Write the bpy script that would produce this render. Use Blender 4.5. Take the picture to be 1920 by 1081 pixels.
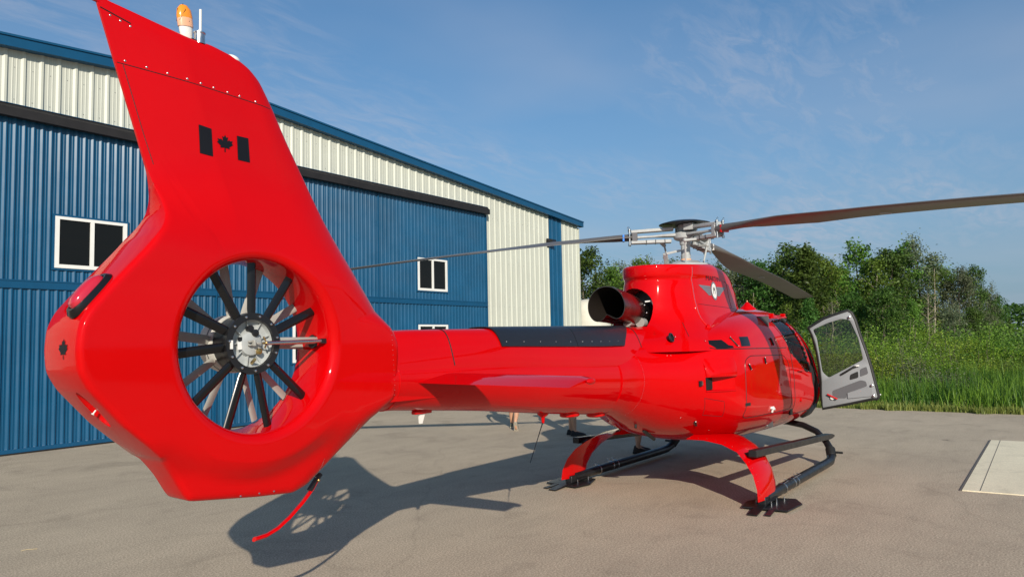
import bpy, bmesh, math, random
import numpy as np
from mathutils import Vector, Matrix
from mathutils.bvhtree import BVHTree
from mathutils.geometry import tessellate_polygon

for o in list(bpy.data.objects): bpy.data.objects.remove(o)
scene = bpy.context.scene
C = scene.collection
R = math.radians
rng = random.Random(7)
nrs = np.random.RandomState(11)

# ------------------------------------------------------------------ camera
cam = bpy.data.objects.new('camera', bpy.data.cameras.new('camera'))
C.objects.link(cam); scene.camera = cam
_r = Vector((0.599, -0.801, -0.020)).normalized()
_f = Vector((0.800, 0.596, 0.068)); _f = (_f - _f.dot(_r) * _r).normalized()
_u = _r.cross(_f)
cam.matrix_world = Matrix(((_r.x, _u.x, -_f.x, -9.158), (_r.y, _u.y, -_f.y, -3.979), (_r.z, _u.z, -_f.z, 1.868), (0, 0, 0, 1)))
cam.data.sensor_width = 36; cam.data.lens = 1398.26 / 1920 * 36
cam.data.clip_start = 0.05; cam.data.clip_end = 4000

# ------------------------------------------------------------------ sky, sun, exposure
SUN_TO = Vector((-1.59, -1.575, 1.0)).normalized()      # towards the sun
elev = math.asin(SUN_TO.z)
world = bpy.data.worlds.new('World'); scene.world = world; world.use_nodes = True
nt = world.node_tree; nt.nodes.clear(); N = nt.nodes; L = nt.links
def nd(nt, t, **k):
    n = nt.nodes.new(t)
    for a, b in k.items(): setattr(n, a, b)
    return n
out = nd(nt, 'ShaderNodeOutputWorld'); bg = nd(nt, 'ShaderNodeBackground'); bg.inputs['Strength'].default_value = 0.107
sky = nd(nt, 'ShaderNodeTexSky', sky_type='NISHITA'); sky.sun_disc = False
sky.sun_elevation = elev
sky.sun_rotation = math.atan2(SUN_TO.x, SUN_TO.y)
sky.altitude = 200; sky.air_density = 1.0; sky.dust_density = 1.0; sky.ozone_density = 1.6
tc = nd(nt, 'ShaderNodeTexCoord'); sep = nd(nt, 'ShaderNodeSeparateXYZ'); L.new(tc.outputs['Generated'], sep.inputs[0])
def mth(nt, op, a, b=None, c=None, clamp=False):
    n = nd(nt, 'ShaderNodeMath', operation=op); n.use_clamp = clamp
    for i, v in enumerate((a, b, c)):
        if v is None: continue
        if isinstance(v, (int, float)): n.inputs[i].default_value = v
        else: nt.links.new(v, n.inputs[i])
    return n.outputs[0]
zc = mth(nt, 'MAXIMUM', sep.outputs[2], 0.0)
den = mth(nt, 'ADD', zc, 0.09)
u_ = mth(nt, 'DIVIDE', sep.outputs[0], den); v_ = mth(nt, 'DIVIDE', sep.outputs[1], den)
cmb = nd(nt, 'ShaderNodeCombineXYZ'); L.new(u_, cmb.inputs[0]); L.new(v_, cmb.inputs[1])
def noise(nt, vec, scale, detail=5, rough=.55, dist=0, rot=0, sx=1, sy=1):
    mp = nd(nt, 'ShaderNodeMapping'); mp.inputs['Rotation'].default_value = (0, 0, rot); mp.inputs['Scale'].default_value = (sx, sy, 1)
    nt.links.new(vec, mp.inputs[0])
    n = nd(nt, 'ShaderNodeTexNoise'); n.inputs['Scale'].default_value = scale; n.inputs['Detail'].default_value = detail
    n.inputs['Roughness'].default_value = rough; n.inputs['Distortion'].default_value = dist
    nt.links.new(mp.outputs[0], n.inputs['Vector']); return n.outputs['Fac']
def ramp(nt, fac, stops):
    r = nd(nt, 'ShaderNodeValToRGB'); e = r.color_ramp.elements
    while len(e) < len(stops): e.new(0.5)
    for i, (p, c) in enumerate(stops):
        e[i].position = p; e[i].color = (*c, 1) if len(c) == 3 else c
    nt.links.new(fac, r.inputs[0]); return r.outputs[0]
g = lambda v: (v, v, v)
big = ramp(nt, noise(nt, cmb.outputs[0], .55, 4, .5, .4, rot=.9, sx=.45, sy=1.2), [(.44, g(0)), (.64, g(1))])
fine = ramp(nt, noise(nt, cmb.outputs[0], 8.5, 7, .66, .6, rot=.9, sx=.5, sy=1.4), [(.42, g(0)), (.62, g(1))])
soft = ramp(nt, noise(nt, cmb.outputs[0], .62, 4, .5, .3), [(.44, g(0)), (.68, g(1))])
cl = mth(nt, 'MULTIPLY', big, mth(nt, 'MULTIPLY_ADD', fine, .85, .22))
cl = mth(nt, 'MAXIMUM', cl, mth(nt, 'MULTIPLY', soft, .40))
cl = mth(nt, 'MULTIPLY', cl, .62)
hz = ramp(nt, sep.outputs[2], [(0.0, g(.85)), (.10, g(.70)), (.22, g(.40)), (.42, g(.08)), (.75, g(0))])
grade = nd(nt, 'ShaderNodeMix', data_type='RGBA', blend_type='MULTIPLY'); grade.inputs[0].default_value = 1.0
L.new(sky.outputs[0], grade.inputs[6]); grade.inputs[7].default_value = (.52, .91, 1.12, 1)
m1 = nd(nt, 'ShaderNodeMix', data_type='RGBA'); L.new(hz, m1.inputs[0]); L.new(grade.outputs[2], m1.inputs[6]); m1.inputs[7].default_value = (2.35, 3.05, 4.1, 1)
m2 = nd(nt, 'ShaderNodeMix', data_type='RGBA'); L.new(cl, m2.inputs[0]); L.new(m1.outputs[2], m2.inputs[6]); m2.inputs[7].default_value = (4.5, 4.75, 5.6, 1)
L.new(m2.outputs[2], bg.inputs[0]); L.new(bg.outputs[0], out.inputs[0])
sun = bpy.data.objects.new('sun', bpy.data.lights.new('sun', 'SUN')); C.objects.link(sun)
sun.data.energy = 5.0; sun.data.angle = R(0.53); sun.data.color = (1.0, .90, .76)
sun.rotation_euler = SUN_TO.to_track_quat('Z', 'Y').to_euler()
sun.location = (-30, -30, 30)
scene.view_settings.view_transform = 'Standard'; scene.view_settings.look = 'None'
scene.view_settings.exposure = 0.0; scene.view_settings.gamma = 1; scene.view_settings.use_curve_mapping = False
scene.render.engine = 'CYCLES'
scene.cycles.max_bounces = 8; scene.cycles.transparent_max_bounces = 12

# ------------------------------------------------------------------ materials
MATS = {}
def mat(name, col, rough=.5, metal=0, coat=0, var=0, vscale=3, bump=0, bscale=40, spec=.5, trans=0, ior=1.45, alpha=1, noise_coord='Object', two=None, rvar=0):
    m = bpy.data.materials.new(name); m.use_nodes = True; t = m.node_tree; b = t.nodes['Principled BSDF']
    b.inputs['Base Color'].default_value = (*col, 1); b.inputs['Roughness'].default_value = rough; b.inputs['Metallic'].default_value = metal
    b.inputs['Coat Weight'].default_value = coat; b.inputs['Coat Roughness'].default_value = .04
    b.inputs['Specular IOR Level'].default_value = spec; b.inputs['Transmission Weight'].default_value = trans; b.inputs['IOR'].default_value = ior
    b.inputs['Alpha'].default_value = alpha
    c = nd(t, 'ShaderNodeTexCoord')
    if var or two:
        f = noise(t, c.outputs[noise_coord], vscale, 5, .6)
        lo = tuple(v * (1 - var) for v in col); hi = tuple(min(1, v * (1 + var)) for v in col)
        if two: lo, hi = col, two
        t.links.new(ramp(t, f, [(.3, lo), (.7, hi)]), b.inputs['Base Color'])
    if rvar:
        f = noise(t, c.outputs[noise_coord], vscale * 2.3, 4, .6)
        t.links.new(ramp(t, f, [(.3, g(max(0, rough - rvar))), (.7, g(rough + rvar))]), b.inputs['Roughness'])
    if bump:
        f = noise(t, c.outputs[noise_coord], bscale, 4, .6)
        bp = nd(t, 'ShaderNodeBump'); bp.inputs['Strength'].default_value = bump; bp.inputs['Distance'].default_value = .01
        t.links.new(f, bp.inputs['Height']); t.links.new(bp.outputs[0], b.inputs['Normal'])
    MATS[name] = m; return m
RED = mat('red_paint', (.54, .0008, .002), .5, coat=.8, var=.04, vscale=1.5, spec=0)
RED.node_tree.nodes['Principled BSDF'].inputs['Coat IOR'].default_value = 1.36
REDM = mat('red_matt', (.60, .006, .008), .5, coat=.3)
BLACK = mat('black_paint', (.012, .012, .014), .35, bump=.05, rvar=.08, vscale=6)
BLACKG = mat('black_gloss', (.007, .007, .008), .22, coat=.15, spec=.4)
RUBBER = mat('black_rubber', (.012, .012, .012), .6)
SHIELD = mat('heat_shield_black', (.014, .016, .022), .36, rvar=.07, vscale=5)
GREY = mat('blade_grey', (.33, .325, .30), .42, var=.08, vscale=4)
DGREY = mat('rotor_blade_grey', (.125, .115, .105), .38, var=.1, vscale=2)
HUBG = mat('hub_grey_paint', (.40, .42, .42), .35, var=.12, vscale=14)
STEEL = mat('brushed_steel', (.55, .55, .55), .28, metal=1, rvar=.1, vscale=10)
HOT = mat('heat_tinted_steel', (.10, .085, .075), .30, metal=1, two=(.24, .205, .18), vscale=5, rvar=.06)
SOOT = mat('sooty_inside', (.02, .015, .012), .6, metal=.4)
BRASS = mat('brass', (.55, .38, .14), .35, metal=1)
DOORG = mat('door_trim_grey', (.235, .245, .26), .55, bump=.1, bscale=90)
DARKG = mat('dark_grey_trim', (.10, .10, .11), .6)
TAN = mat('tan_seat', (.42, .28, .16), .7)
WHITE = mat('white_paint', (.78, .78, .75), .4, var=.04)
DECAL = mat('black_decal', (.008, .009, .013), .5, spec=.2)
SILV = mat('silver_decal', (.16, .17, .20), .4)
ORANGE = mat('amber_lens', (.85, .28, .02), .2, coat=.6)
PEACH = mat('peach_lens', (.80, .42, .25), .25, coat=.6)
REDLENS = mat('red_lens', (.75, .02, .05), .08, coat=1, trans=.35)
GLASS = mat('tinted_glass', (.35, .38, .36), .02, trans=1, ior=1.1, spec=.6)
GLASSD = mat('door_glass', (.62, .66, .60), .01, trans=1, ior=1.45, spec=.5)
BLUE = mat('blue_cladding', (.001, .070, .160), .30, var=.16, vscale=.8, rvar=.04, spec=.65)
BLUEL = mat('blue_trim', (.005, .070, .16), .38, var=.08)
CREAM = mat('cream_cladding', (.53, .545, .475), .45, var=.05, vscale=.8)
RAILM = mat('black_rail', (.018, .016, .016), .55, var=.2, vscale=4)
PANE = mat('window_pane', (.008, .009, .009), .03, spec=.22)
SKIN = mat('skin', (.50, .27, .17), .5, var=.08, vscale=9)
RUST = mat('rusty_orange', (.50, .20, .07), .8, var=.3, vscale=4)
TANKM = mat('white_tank_paint', (.62, .60, .52), .55, var=.12, vscale=2)
FOAM = mat('filter_mesh', (.008, .008, .008), .9, bump=.5, bscale=200)
INTER = mat('cabin_interior', (.09, .09, .095), .8)

def ground_mat(name, base, dark, speck, sc=1.0, rough=.9, bump=.35):
    m = bpy.data.materials.new(name); m.use_nodes = True; t = m.node_tree; b = t.nodes['Principled BSDF']
    b.inputs['Roughness'].default_value = rough; b.inputs['Specular IOR Level'].default_value = .25
    c = nd(t, 'ShaderNodeTexCoord').outputs['Object']
    a1 = ramp(t, noise(t, c, .35 * sc, 6, .6, .6), [(.32, dark), (.68, base)])
    a2 = ramp(t, noise(t, c, 2.2 * sc, 5, .65, .3, rot=.3, sx=.35, sy=1.4), [(.30, g(.93)), (.7, g(1.05))])
    a3 = ramp(t, noise(t, c, 60, 4, .8), [(.28, g(.34)), (.50, g(.98)), (.68, g(1.75))])
    mm = nd(t, 'ShaderNodeMix', data_type='RGBA', blend_type='MULTIPLY'); mm.inputs[0].default_value = 1; t.links.new(a1, mm.inputs[6]); t.links.new(a2, mm.inputs[7])
    m3 = nd(t, 'ShaderNodeMix', data_type='RGBA', blend_type='MULTIPLY'); m3.inputs[0].default_value = speck; t.links.new(mm.outputs[2], m3.inputs[6]); t.links.new(a3, m3.inputs[7])
    stn = ramp(t, noise(t, c, 1.1, 6, .7, .9), [(.30, g(.80)), (.46, g(1.0)), (.75, g(1.06))])
    ms_ = nd(t, 'ShaderNodeMix', data_type='RGBA', blend_type='MULTIPLY'); ms_.inputs[0].default_value = 1; t.links.new(m3.outputs[2], ms_.inputs[6]); t.links.new(stn, ms_.inputs[7]); m3 = ms_
    # worn patches where pale stones show, own shape
    wear = ramp(t, noise(t, c, .9, 7, .7, 1.2, rot=-.35, sx=.5, sy=1.6), [(.60, g(0)), (.72, g(1))])
    sp = ramp(t, noise(t, c, 42, 3, .75), [(.56, g(0)), (.64, g(1))])
    wf = mth(t, 'MULTIPLY', mth(t, 'MULTIPLY', wear, sp), .6)
    m4 = nd(t, 'ShaderNodeMix', data_type='RGBA'); t.links.new(wf, m4.inputs[0]); t.links.new(m3.outputs[2], m4.inputs[6]); m4.inputs[7].default_value = (.62, .57, .47, 1)
    # hairline cracks
    vo = nd(t, 'ShaderNodeTexVoronoi', feature='DISTANCE_TO_EDGE'); vo.inputs['Scale'].default_value = .22
    wv = nd(t, 'ShaderNodeTexNoise'); wv.inputs['Scale'].default_value = 1.3; wv.inputs['Detail'].default_value = 8
    t.links.new(c, wv.inputs['Vector'])
    mx = nd(t, 'ShaderNodeMix', data_type='VECTOR'); mx.inputs[0].default_value = .35; t.links.new(c, mx.inputs[4]); t.links.new(wv.outputs['Color'], mx.inputs[5]); t.links.new(mx.outputs[1], vo.inputs['Vector'])
    ck = ramp(t, vo.outputs['Distance'], [(0, g(.78)), (.0022, g(1))])
    m5 = nd(t, 'ShaderNodeMix', data_type='RGBA', blend_type='MULTIPLY'); m5.inputs[0].default_value = .45; t.links.new(m4.outputs[2], m5.inputs[6]); t.links.new(ck, m5.inputs[7])
    t.links.new(m5.outputs[2], b.inputs['Base Color'])
    bpn = nd(t, 'ShaderNodeBump'); bpn.inputs['Strength'].default_value = bump; bpn.inputs['Distance'].default_value = .006
    t.links.new(noise(t, c, 110, 3, .7), bpn.inputs['Height']); t.links.new(bpn.outputs[0], b.inputs['Normal'])
    return m
ASPH = ground_mat('asphalt', (.455, .382, .285), (.385, .323, .243), .9)
CONC = ground_mat('concrete', (.76, .69, .51), (.71, .645, .48), .25, bump=.1)

def leaf_mat(name, a, b_, tr=.35, hue=.06):
    m = bpy.data.materials.new(name); m.use_nodes = True; t = m.node_tree; t.nodes.clear()
    o = nd(t, 'ShaderNodeOutputMaterial'); d = nd(t, 'ShaderNodeBsdfPrincipled'); tr_ = nd(t, 'ShaderNodeBsdfTranslucent'); ms = nd(t, 'ShaderNodeMixShader')
    at = nd(t, 'ShaderNodeAttribute', attribute_name='tint'); oi = nd(t, 'ShaderNodeObjectInfo')
    c = ramp(t, at.outputs['Fac'], [(0, a), (1, b_)])
    hs = nd(t, 'ShaderNodeHueSaturation'); t.links.new(c, hs.inputs['Color'])
    t.links.new(mth(t, 'MULTIPLY_ADD', oi.outputs['Random'], hue, .5 - hue / 2), hs.inputs['Hue'])
    t.links.new(mth(t, 'MULTIPLY_ADD', oi.outputs['Random'], .5, .75), hs.inputs['Value'])
    t.links.new(hs.outputs[0], d.inputs['Base Color']); t.links.new(hs.outputs[0], tr_.inputs['Color'])
    d.inputs['Roughness'].default_value = .5; d.inputs['Specular IOR Level'].default_value = .35
    ms.inputs[0].default_value = tr; t.links.new(d.outputs[0], ms.inputs[1]); t.links.new(tr_.outputs[0], ms.inputs[2]); t.links.new(ms.outputs[0], o.inputs[0])
    return m
LEAFD = leaf_mat('dark_foliage', (.036, .088, .016), (.120, .225, .042))
LEAFM = leaf_mat('mid_foliage', (.066, .135, .018), (.205, .320, .050))
LEAFG = leaf_mat('greyish_foliage', (.080, .110, .052), (.210, .240, .135))
LEAFY = leaf_mat('yellow_green_foliage', (.085, .160, .014), (.300, .400, .040))
REED = leaf_mat('reed_blades', (.032, .115, .013), (.270, .460, .050), hue=0)
BARK = mat('bark', (.13, .11, .085), .9, var=.3, vscale=6)
PALEBARK = mat('pale_bark', (.30, .26, .20), .9, var=.3, vscale=6)

# ------------------------------------------------------------------ mesh helpers
class MB:
    def __init__(s): s.v = []; s.f = []; s.m = []
    def add(s, v, f, mi=0):
        n = len(s.v); s.v.extend([tuple(p) for p in v]); s.f.extend([tuple(i + n for i in q) for q in f]); s.m.extend([mi] * len(f)); return s
    def box(s, c, d, rot=None, mi=0):
        V = [Vector((x * d[0] / 2, y * d[1] / 2, z * d[2] / 2)) for x in (-1, 1) for y in (-1, 1) for z in (-1, 1)]
        if rot is not None: V = [rot @ v for v in V]
        V = [v + Vector(c) for v in V]
        return s.add(V, [(0, 1, 3, 2), (4, 6, 7, 5), (0, 4, 5, 1), (2, 3, 7, 6), (0, 2, 6, 4), (1, 5, 7, 3)], mi)
    def bar(s, a, b, w, h, up=(0, 0, 1), mi=0):      # box between two points
        a = Vector(a); b = Vector(b); d = b - a; x = d.normalized(); y = Vector(up).cross(x).normalized(); z = x.cross(y)
        return s.box((a + b) / 2, (d.length, w, h), Matrix((x, y, z)).transposed(), mi)
    def tube(s, pts, rad, n=12, cap=True, mi=0, flat=None):
        pts = [Vector(p) for p in pts]; k = len(pts)
        if not hasattr(rad, '__len__'): rad = [rad] * k
        up = None; V = []
        for i, p in enumerate(pts):
            t = (pts[min(i + 1, k - 1)] - pts[max(i - 1, 0)]).normalized()
            if up is None: up = Vector((0, 0, 1)) if abs(t.z) < .9 else Vector((1, 0, 0))
            a = up.cross(t).normalized(); b = t.cross(a); up = b
            for j in range(n):
                q = 2 * math.pi * j / n; V.append(p + (a * math.cos(q) + b * math.sin(q)) * rad[i])
        F = [(i * n + j, i * n + (j + 1) % n, (i + 1) * n + (j + 1) % n, (i + 1) * n + j) for i in range(k - 1) for j in range(n)]
        if cap: F += [tuple(range(n))[::-1], tuple(range((k - 1) * n, k * n))]
        return s.add(V, F, mi)
    def lathe(s, prof, c=(0, 0, 0), axis=(0, 0, 1), n=24, mi=0, cap=True):      # prof: (radius, along)
        ax = Vector(axis).normalized(); t = Vector((0, 0, 1)) if abs(ax.z) < .9 else Vector((1, 0, 0)); a = t.cross(ax).normalized(); b = ax.cross(a)
        V = []; F = []
        for r_, h in prof:
            for j in range(n):
                q = 2 * math.pi * j / n; V.append(Vector(c) + ax * h + (a * math.cos(q) + b * math.sin(q)) * max(r_, 1e-4))
        for i in range(len(prof) - 1):
            for j in range(n): F.append((i * n + j, i * n + (j + 1) % n, (i + 1) * n + (j + 1) % n, (i + 1) * n + j))
        if cap: F += [tuple(range(n))[::-1], tuple(range((len(prof) - 1) * n, len(prof) * n))]
        return s.add(V, F, mi)
    def loft(s, rings, cap=True, closed=True, mi=0):
        n = len(rings[0]); V = [p for r_ in rings for p in r_]; F = []
        for i in range(len(rings) - 1):
            for j in range(n if closed else n - 1):
                F.append((i * n + j, i * n + (j + 1) % n, (i + 1) * n + (j + 1) % n, (i + 1) * n + j))
        if cap: F += [tuple(range(n))[::-1], tuple(range((len(rings) - 1) * n, len(rings) * n))]
        return s.add(V, F, mi)
    def prism(s, poly, a, b, conv=None, mi=0):     # poly 2D, from a to b along the third axis; conv(u,v,w)->xyz
        conv = conv or (lambda u, v, w: (u, w, v)); n = len(poly)
        V = [conv(u, v, a) for u, v in poly] + [conv(u, v, b) for u, v in poly]
        F = [(i, (i + 1) % n, n + (i + 1) % n, n + i) for i in range(n)]
        tri = tessellate_polygon([[Vector((u, v, 0)) for u, v in poly]])
        F += [tuple(t) for t in tri] + [tuple(n + i for i in t[::-1]) for t in tri]
        return s.add(V, F, mi)
    def ball(s, c, r, n=8, m=5, sc=(1, 1, 1), mi=0):
        V = []; F = []
        for i in range(m + 1):
            ph = math.pi * i / m
            for j in range(n):
                q = 2 * math.pi * j / n
                V.append((c[0] + r * sc[0] * math.sin(ph) * math.cos(q), c[1] + r * sc[1] * math.sin(ph) * math.sin(q), c[2] + r * sc[2] * math.cos(ph)))
        for i in range(m):
            for j in range(n): F.append((i * n + j, (i + 1) * n + j, (i + 1) * n + (j + 1) % n, i * n + (j + 1) % n))
        return s.add(V, F, mi)
    def mesh(s, name, mats, smooth=True, fix=True):
        me = bpy.data.meshes.new(name); me.from_pydata([tuple(v) for v in s.v], [], s.f)
        for m in (mats if isinstance(mats, (list, tuple)) else [mats]): me.materials.append(m)
        me.polygons.foreach_set('material_index', s.m)
        if fix:
            b = bmesh.new(); b.from_mesh(me); bmesh.ops.remove_doubles(b, verts=b.verts, dist=1e-5); bmesh.ops.recalc_face_normals(b, faces=b.faces); b.to_mesh(me); b.free()
        me.polygons.foreach_set('use_smooth', [smooth] * len(me.polygons))
        if smooth: me.set_sharp_from_angle(angle=R(38))
        me.update(); return me
    def build(s, name, mats, parent=None, smooth=True, fix=True, bevel=0, label=None):
        o = bpy.data.objects.new(name, s.mesh(name, mats, smooth, fix)); C.objects.link(o); o.parent = parent
        if bevel:
            md = o.modifiers.new('b', 'BEVEL'); md.width = bevel; md.segments = 2; md.limit_method = 'ANGLE'; md.angle_limit = R(40); bake(o)
        if label: o['label'] = label
        return o
def bake(o):
    dg = bpy.context.evaluated_depsgraph_get(); dg.update()
    me = bpy.data.meshes.new_from_object(o.evaluated_get(dg)); o.modifiers.clear(); old = o.data; o.data = me
    nm = old.name; bpy.data.meshes.remove(old); me.name = nm
def sharp(o, a=38):
    o.data.polygons.foreach_set('use_smooth', [True] * len(o.data.polygons)); o.data.set_sharp_from_angle(angle=R(a))
def boolean(o, cutter, op='DIFFERENCE'):
    md = o.modifiers.new('c', 'BOOLEAN'); md.operation = op; md.object = cutter; md.solver = 'EXACT'; bake(o)
def kill(o):
    me = o.data; bpy.data.objects.remove(o); bpy.data.meshes.remove(me)
def tag(o, label=None, cat=None, group=None, kind=None):
    if label: o['label'] = label
    if cat: o['category'] = cat
    if group: o['group'] = group
    if kind: o['kind'] = kind
    return o
def empty(name, loc=(0, 0, 0), rz=0):
    o = bpy.data.objects.new(name, None); C.objects.link(o); o.location = loc; o.rotation_euler = (0, 0, rz); o.empty_display_size = .3; return o
def crom(keys, x):     # smooth table lookup, keys sorted by [0]
    xs = [k[0] for k in keys]
    if x <= xs[0]: return list(keys[0][1:])
    if x >= xs[-1]: return list(keys[-1][1:])
    i = max(j for j in range(len(xs)) if xs[j] <= x); i = min(i, len(xs) - 2)
    x0, x1 = xs[i], xs[i + 1]; t = (x - x0) / (x1 - x0); o = []
    for c in range(1, len(keys[0])):
        p1, p2 = keys[i][c], keys[i + 1][c]
        m1 = (p2 - keys[i - 1][c]) / (x1 - xs[i - 1]) if i > 0 else (p2 - p1) / (x1 - x0)
        m2 = (keys[i + 2][c] - p1) / (xs[i + 2] - x0) if i + 2 < len(xs) else (p2 - p1) / (x1 - x0)
        h = x1 - x0
        o.append((2 * t**3 - 3 * t**2 + 1) * p1 + (t**3 - 2 * t**2 + t) * h * m1 + (-2 * t**3 + 3 * t**2) * p2 + (t**3 - t**2) * h * m2)
    return o
def lin(keys, x):
    if x <= keys[0][0]: return keys[0][1:]
    for a, b in zip(keys, keys[1:]):
        if x <= b[0]:
            t = (x - a[0]) / (b[0] - a[0]); return [p + (q - p) * t for p, q in zip(a[1:], b[1:])]
    return keys[-1][1:]
def sst(a, b, x):
    t = min(1, max(0, (x - a) / (b - a))); return t * t * (3 - 2 * t)

# ------------------------------------------------------------------ ground
def sheet(name, poly, z, m, kind='structure'):
    tri = tessellate_polygon([[Vector((x, y, 0)) for x, y in poly]])
    mb = MB(); mb.add([(x, y, z) for x, y in poly], [tuple(t) for t in tri]); o = mb.build(name, m, smooth=False)
    for p in o.data.polygons:
        if p.normal.z < 0: p.flip()
    return tag(o, kind=kind)
EDGE = 10.72
apron = sheet('asphalt_apron', [(-60, -60), (EDGE, -60), (EDGE, 11.0), (19, 11.0), (19, 70), (-60, 70)], 0, ASPH)
TERR = mat('meadow_soil', (.055, .075, .022), .95, two=(.10, .13, .035), vscale=.6, bump=.4, bscale=6)
def terr_z(x, y):
    d = max(x - EDGE, (-(19 - x) if y > 11 else -9)) if y > 11.0 else x - EDGE
    if y > 11.0: d = x - 19
    z = -0.02 - .75 * sst(0, 2.6, d) + .35 * sst(9, 22, d)
    z += .9 * sst(60, 160, d)
    return z + .10 * math.sin(x * .7 + y * .3) * sst(3, 12, d)
xs = [10.70, 11.0, 11.4, 12, 12.7, 13.5, 15, 17, 19.5, 22, 25, 29, 34, 40, 50, 65, 90, 130, 200, 320, 500, 800, 1400]
ys = sorted(set([-1400, -800, -400, -200, -100, -60, -40, -25, -15, -10, -6, -3, 0, 3, 6, 9, 10.98, 14, 20, 30, 45, 60, 100, 200, 400, 800, 1400]))
mb = MB(); V = []; idx = {}
for i, x in enumerate(xs):
    for j, y in enumerate(ys):
        idx[i, j] = len(V); V.append((x, y, terr_z(x, y) if not (y > 10.9 and x < 19.05) else -.05))
mb.add(V, [(idx[i, j], idx[i + 1, j], idx[i + 1, j + 1], idx[i, j + 1]) for i in range(len(xs) - 1) for j in range(len(ys) - 1)])
tag(mb.build('meadow_ground', TERR), kind='structure')
WATER = mat('pond_water', (.02, .022, .014), .08, spec=.5, bump=.1, bscale=8)
sheet('ditch_water', [(11.9, -14), (15.4, -16), (15.2, 4), (12.0, 4)], -.60, WATER)
# concrete pad at the right
mb = MB(); pad = [(1.06, -2.86), (5.90, -2.80), (6.6, -10.5), (1.6, -10.6)]
mb.prism(pad, -.02, .012, conv=lambda u, v, w: (u, v, w))
p = mb.build('concrete_pad', CONC, smooth=False); tag(p, kind='structure')
JOINT = mat('joint_dark', (.12, .11, .10), .9)
mb = MB(); mb.bar((1.10, -3.035, .0125), (5.90, -2.93, .0125), .008, .003); mb.bar((1.06, -2.845, .006), (5.90, -2.785, .006), .02, .011); mb.build('expansion_joint', JOINT, p)

# ------------------------------------------------------------------ hangar
WD = Vector((.99971, .024, 0)); WN = Vector((.024, -.99971, 0)); B0 = Vector((-3.934, 11.33, 0))
def wp(s_, off, z): return B0 + WD * s_ + WN * off + Vector((0, 0, z))
RIDGE_S, EAVE_S = 3.6, 20.5
def roofz(s_): return 7.78 - .0752 * abs(s_ - RIDGE_S)
hang = empty('hangar', B0)
tag(hang, 'blue and cream ribbed metal hangar with shallow gable roof behind the helicopter', 'hangar')
def local(mb): mb.v = [tuple(Vector(v) - B0) for v in mb.v]; return mb
def clad(s0, s1, z0, z1, pitch, prof, off, phase=0.0):      # extruded rib profile between s0..s1; z0,z1 number or function
    pts = [s0]; k0 = int(math.floor((s0 - phase) / pitch)) - 1
    P = []
    for k in range(k0, k0 + int((s1 - s0) / pitch) + 4):
        for u, h in prof: P.append((phase + (k + u) * pitch, h))
    def hat(x):
        for a, b in zip(P, P[1:]):
            if a[0] <= x <= b[0]: return a[1] + (b[1] - a[1]) * (x - a[0]) / max(1e-6, b[0] - a[0])
        return 0
    S = [(s0, hat(s0))] + [q for q in P if s0 + 1e-4 < q[0] < s1 - 1e-4] + [(s1, hat(s1))]
    Z0 = z0 if callable(z0) else (lambda s: z0); Z1 = z1 if callable(z1) else (lambda s: z1)
    mb = MB(); n = len(S)
    V = [wp(a, off + h, Z0(a)) for a, h in S] + [wp(a, off + h, Z1(a)) for a, h in S]
    mb.add(V, [(i, i + 1, n + i + 1, n + i) for i in range(n - 1)]); return local(mb)
PW = [(0, 0), (.20, 0), (.23, .005), (.27, .005), (.30, 0), (.44, 0), (.47, .005), (.51, .005), (.54, 0), (.68, 0), (.80, .030), (.93, .030), (.985, 0)]        # wide-rib cream sheet
PB = [(0, 0), (.26, 0), (.30, .005), (.36, .005), (.40, 0), (.56, 0), (.78, .0255), (.92, .0255), (.985, 0)]
PIECE = .914
def run(name, s0, s1, z0, z1, pitch, prof, off, m, parent, phase=0.0):
    a = s0
    while a < s1 - 1e-3:
        nx = (math.floor((a - phase) / PIECE + 1e-6) + 1) * PIECE + phase; b = min(nx, s1)
        if b - a > .02: clad(a, b, z0, z1, pitch, prof, off, phase).build(name, m, parent, smooth=False)
        a = b
DOOR0, DOOR1 = -5.75, 14.25
top = lambda s: roofz(s) - .13
run('wall_panel', -13.3, DOOR1, 6.2, top, .3047, PW, 0, CREAM, hang)
run('wall_panel', DOOR1, 18.30, 0, top, .3047, PW, 0, CREAM, hang)
run('wall_panel', 19.19, EAVE_S, 0, top, .3047, PW, 0, CREAM, hang)
run('wall_panel', -13.3, DOOR0, 0, 6.2, .3047, PW, 0, CREAM, hang)
clad(18.30, 19.19, 0, top, .3047, PW, .012).build('blue_wall_panel', BLUE, hang, smooth=False)
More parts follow.
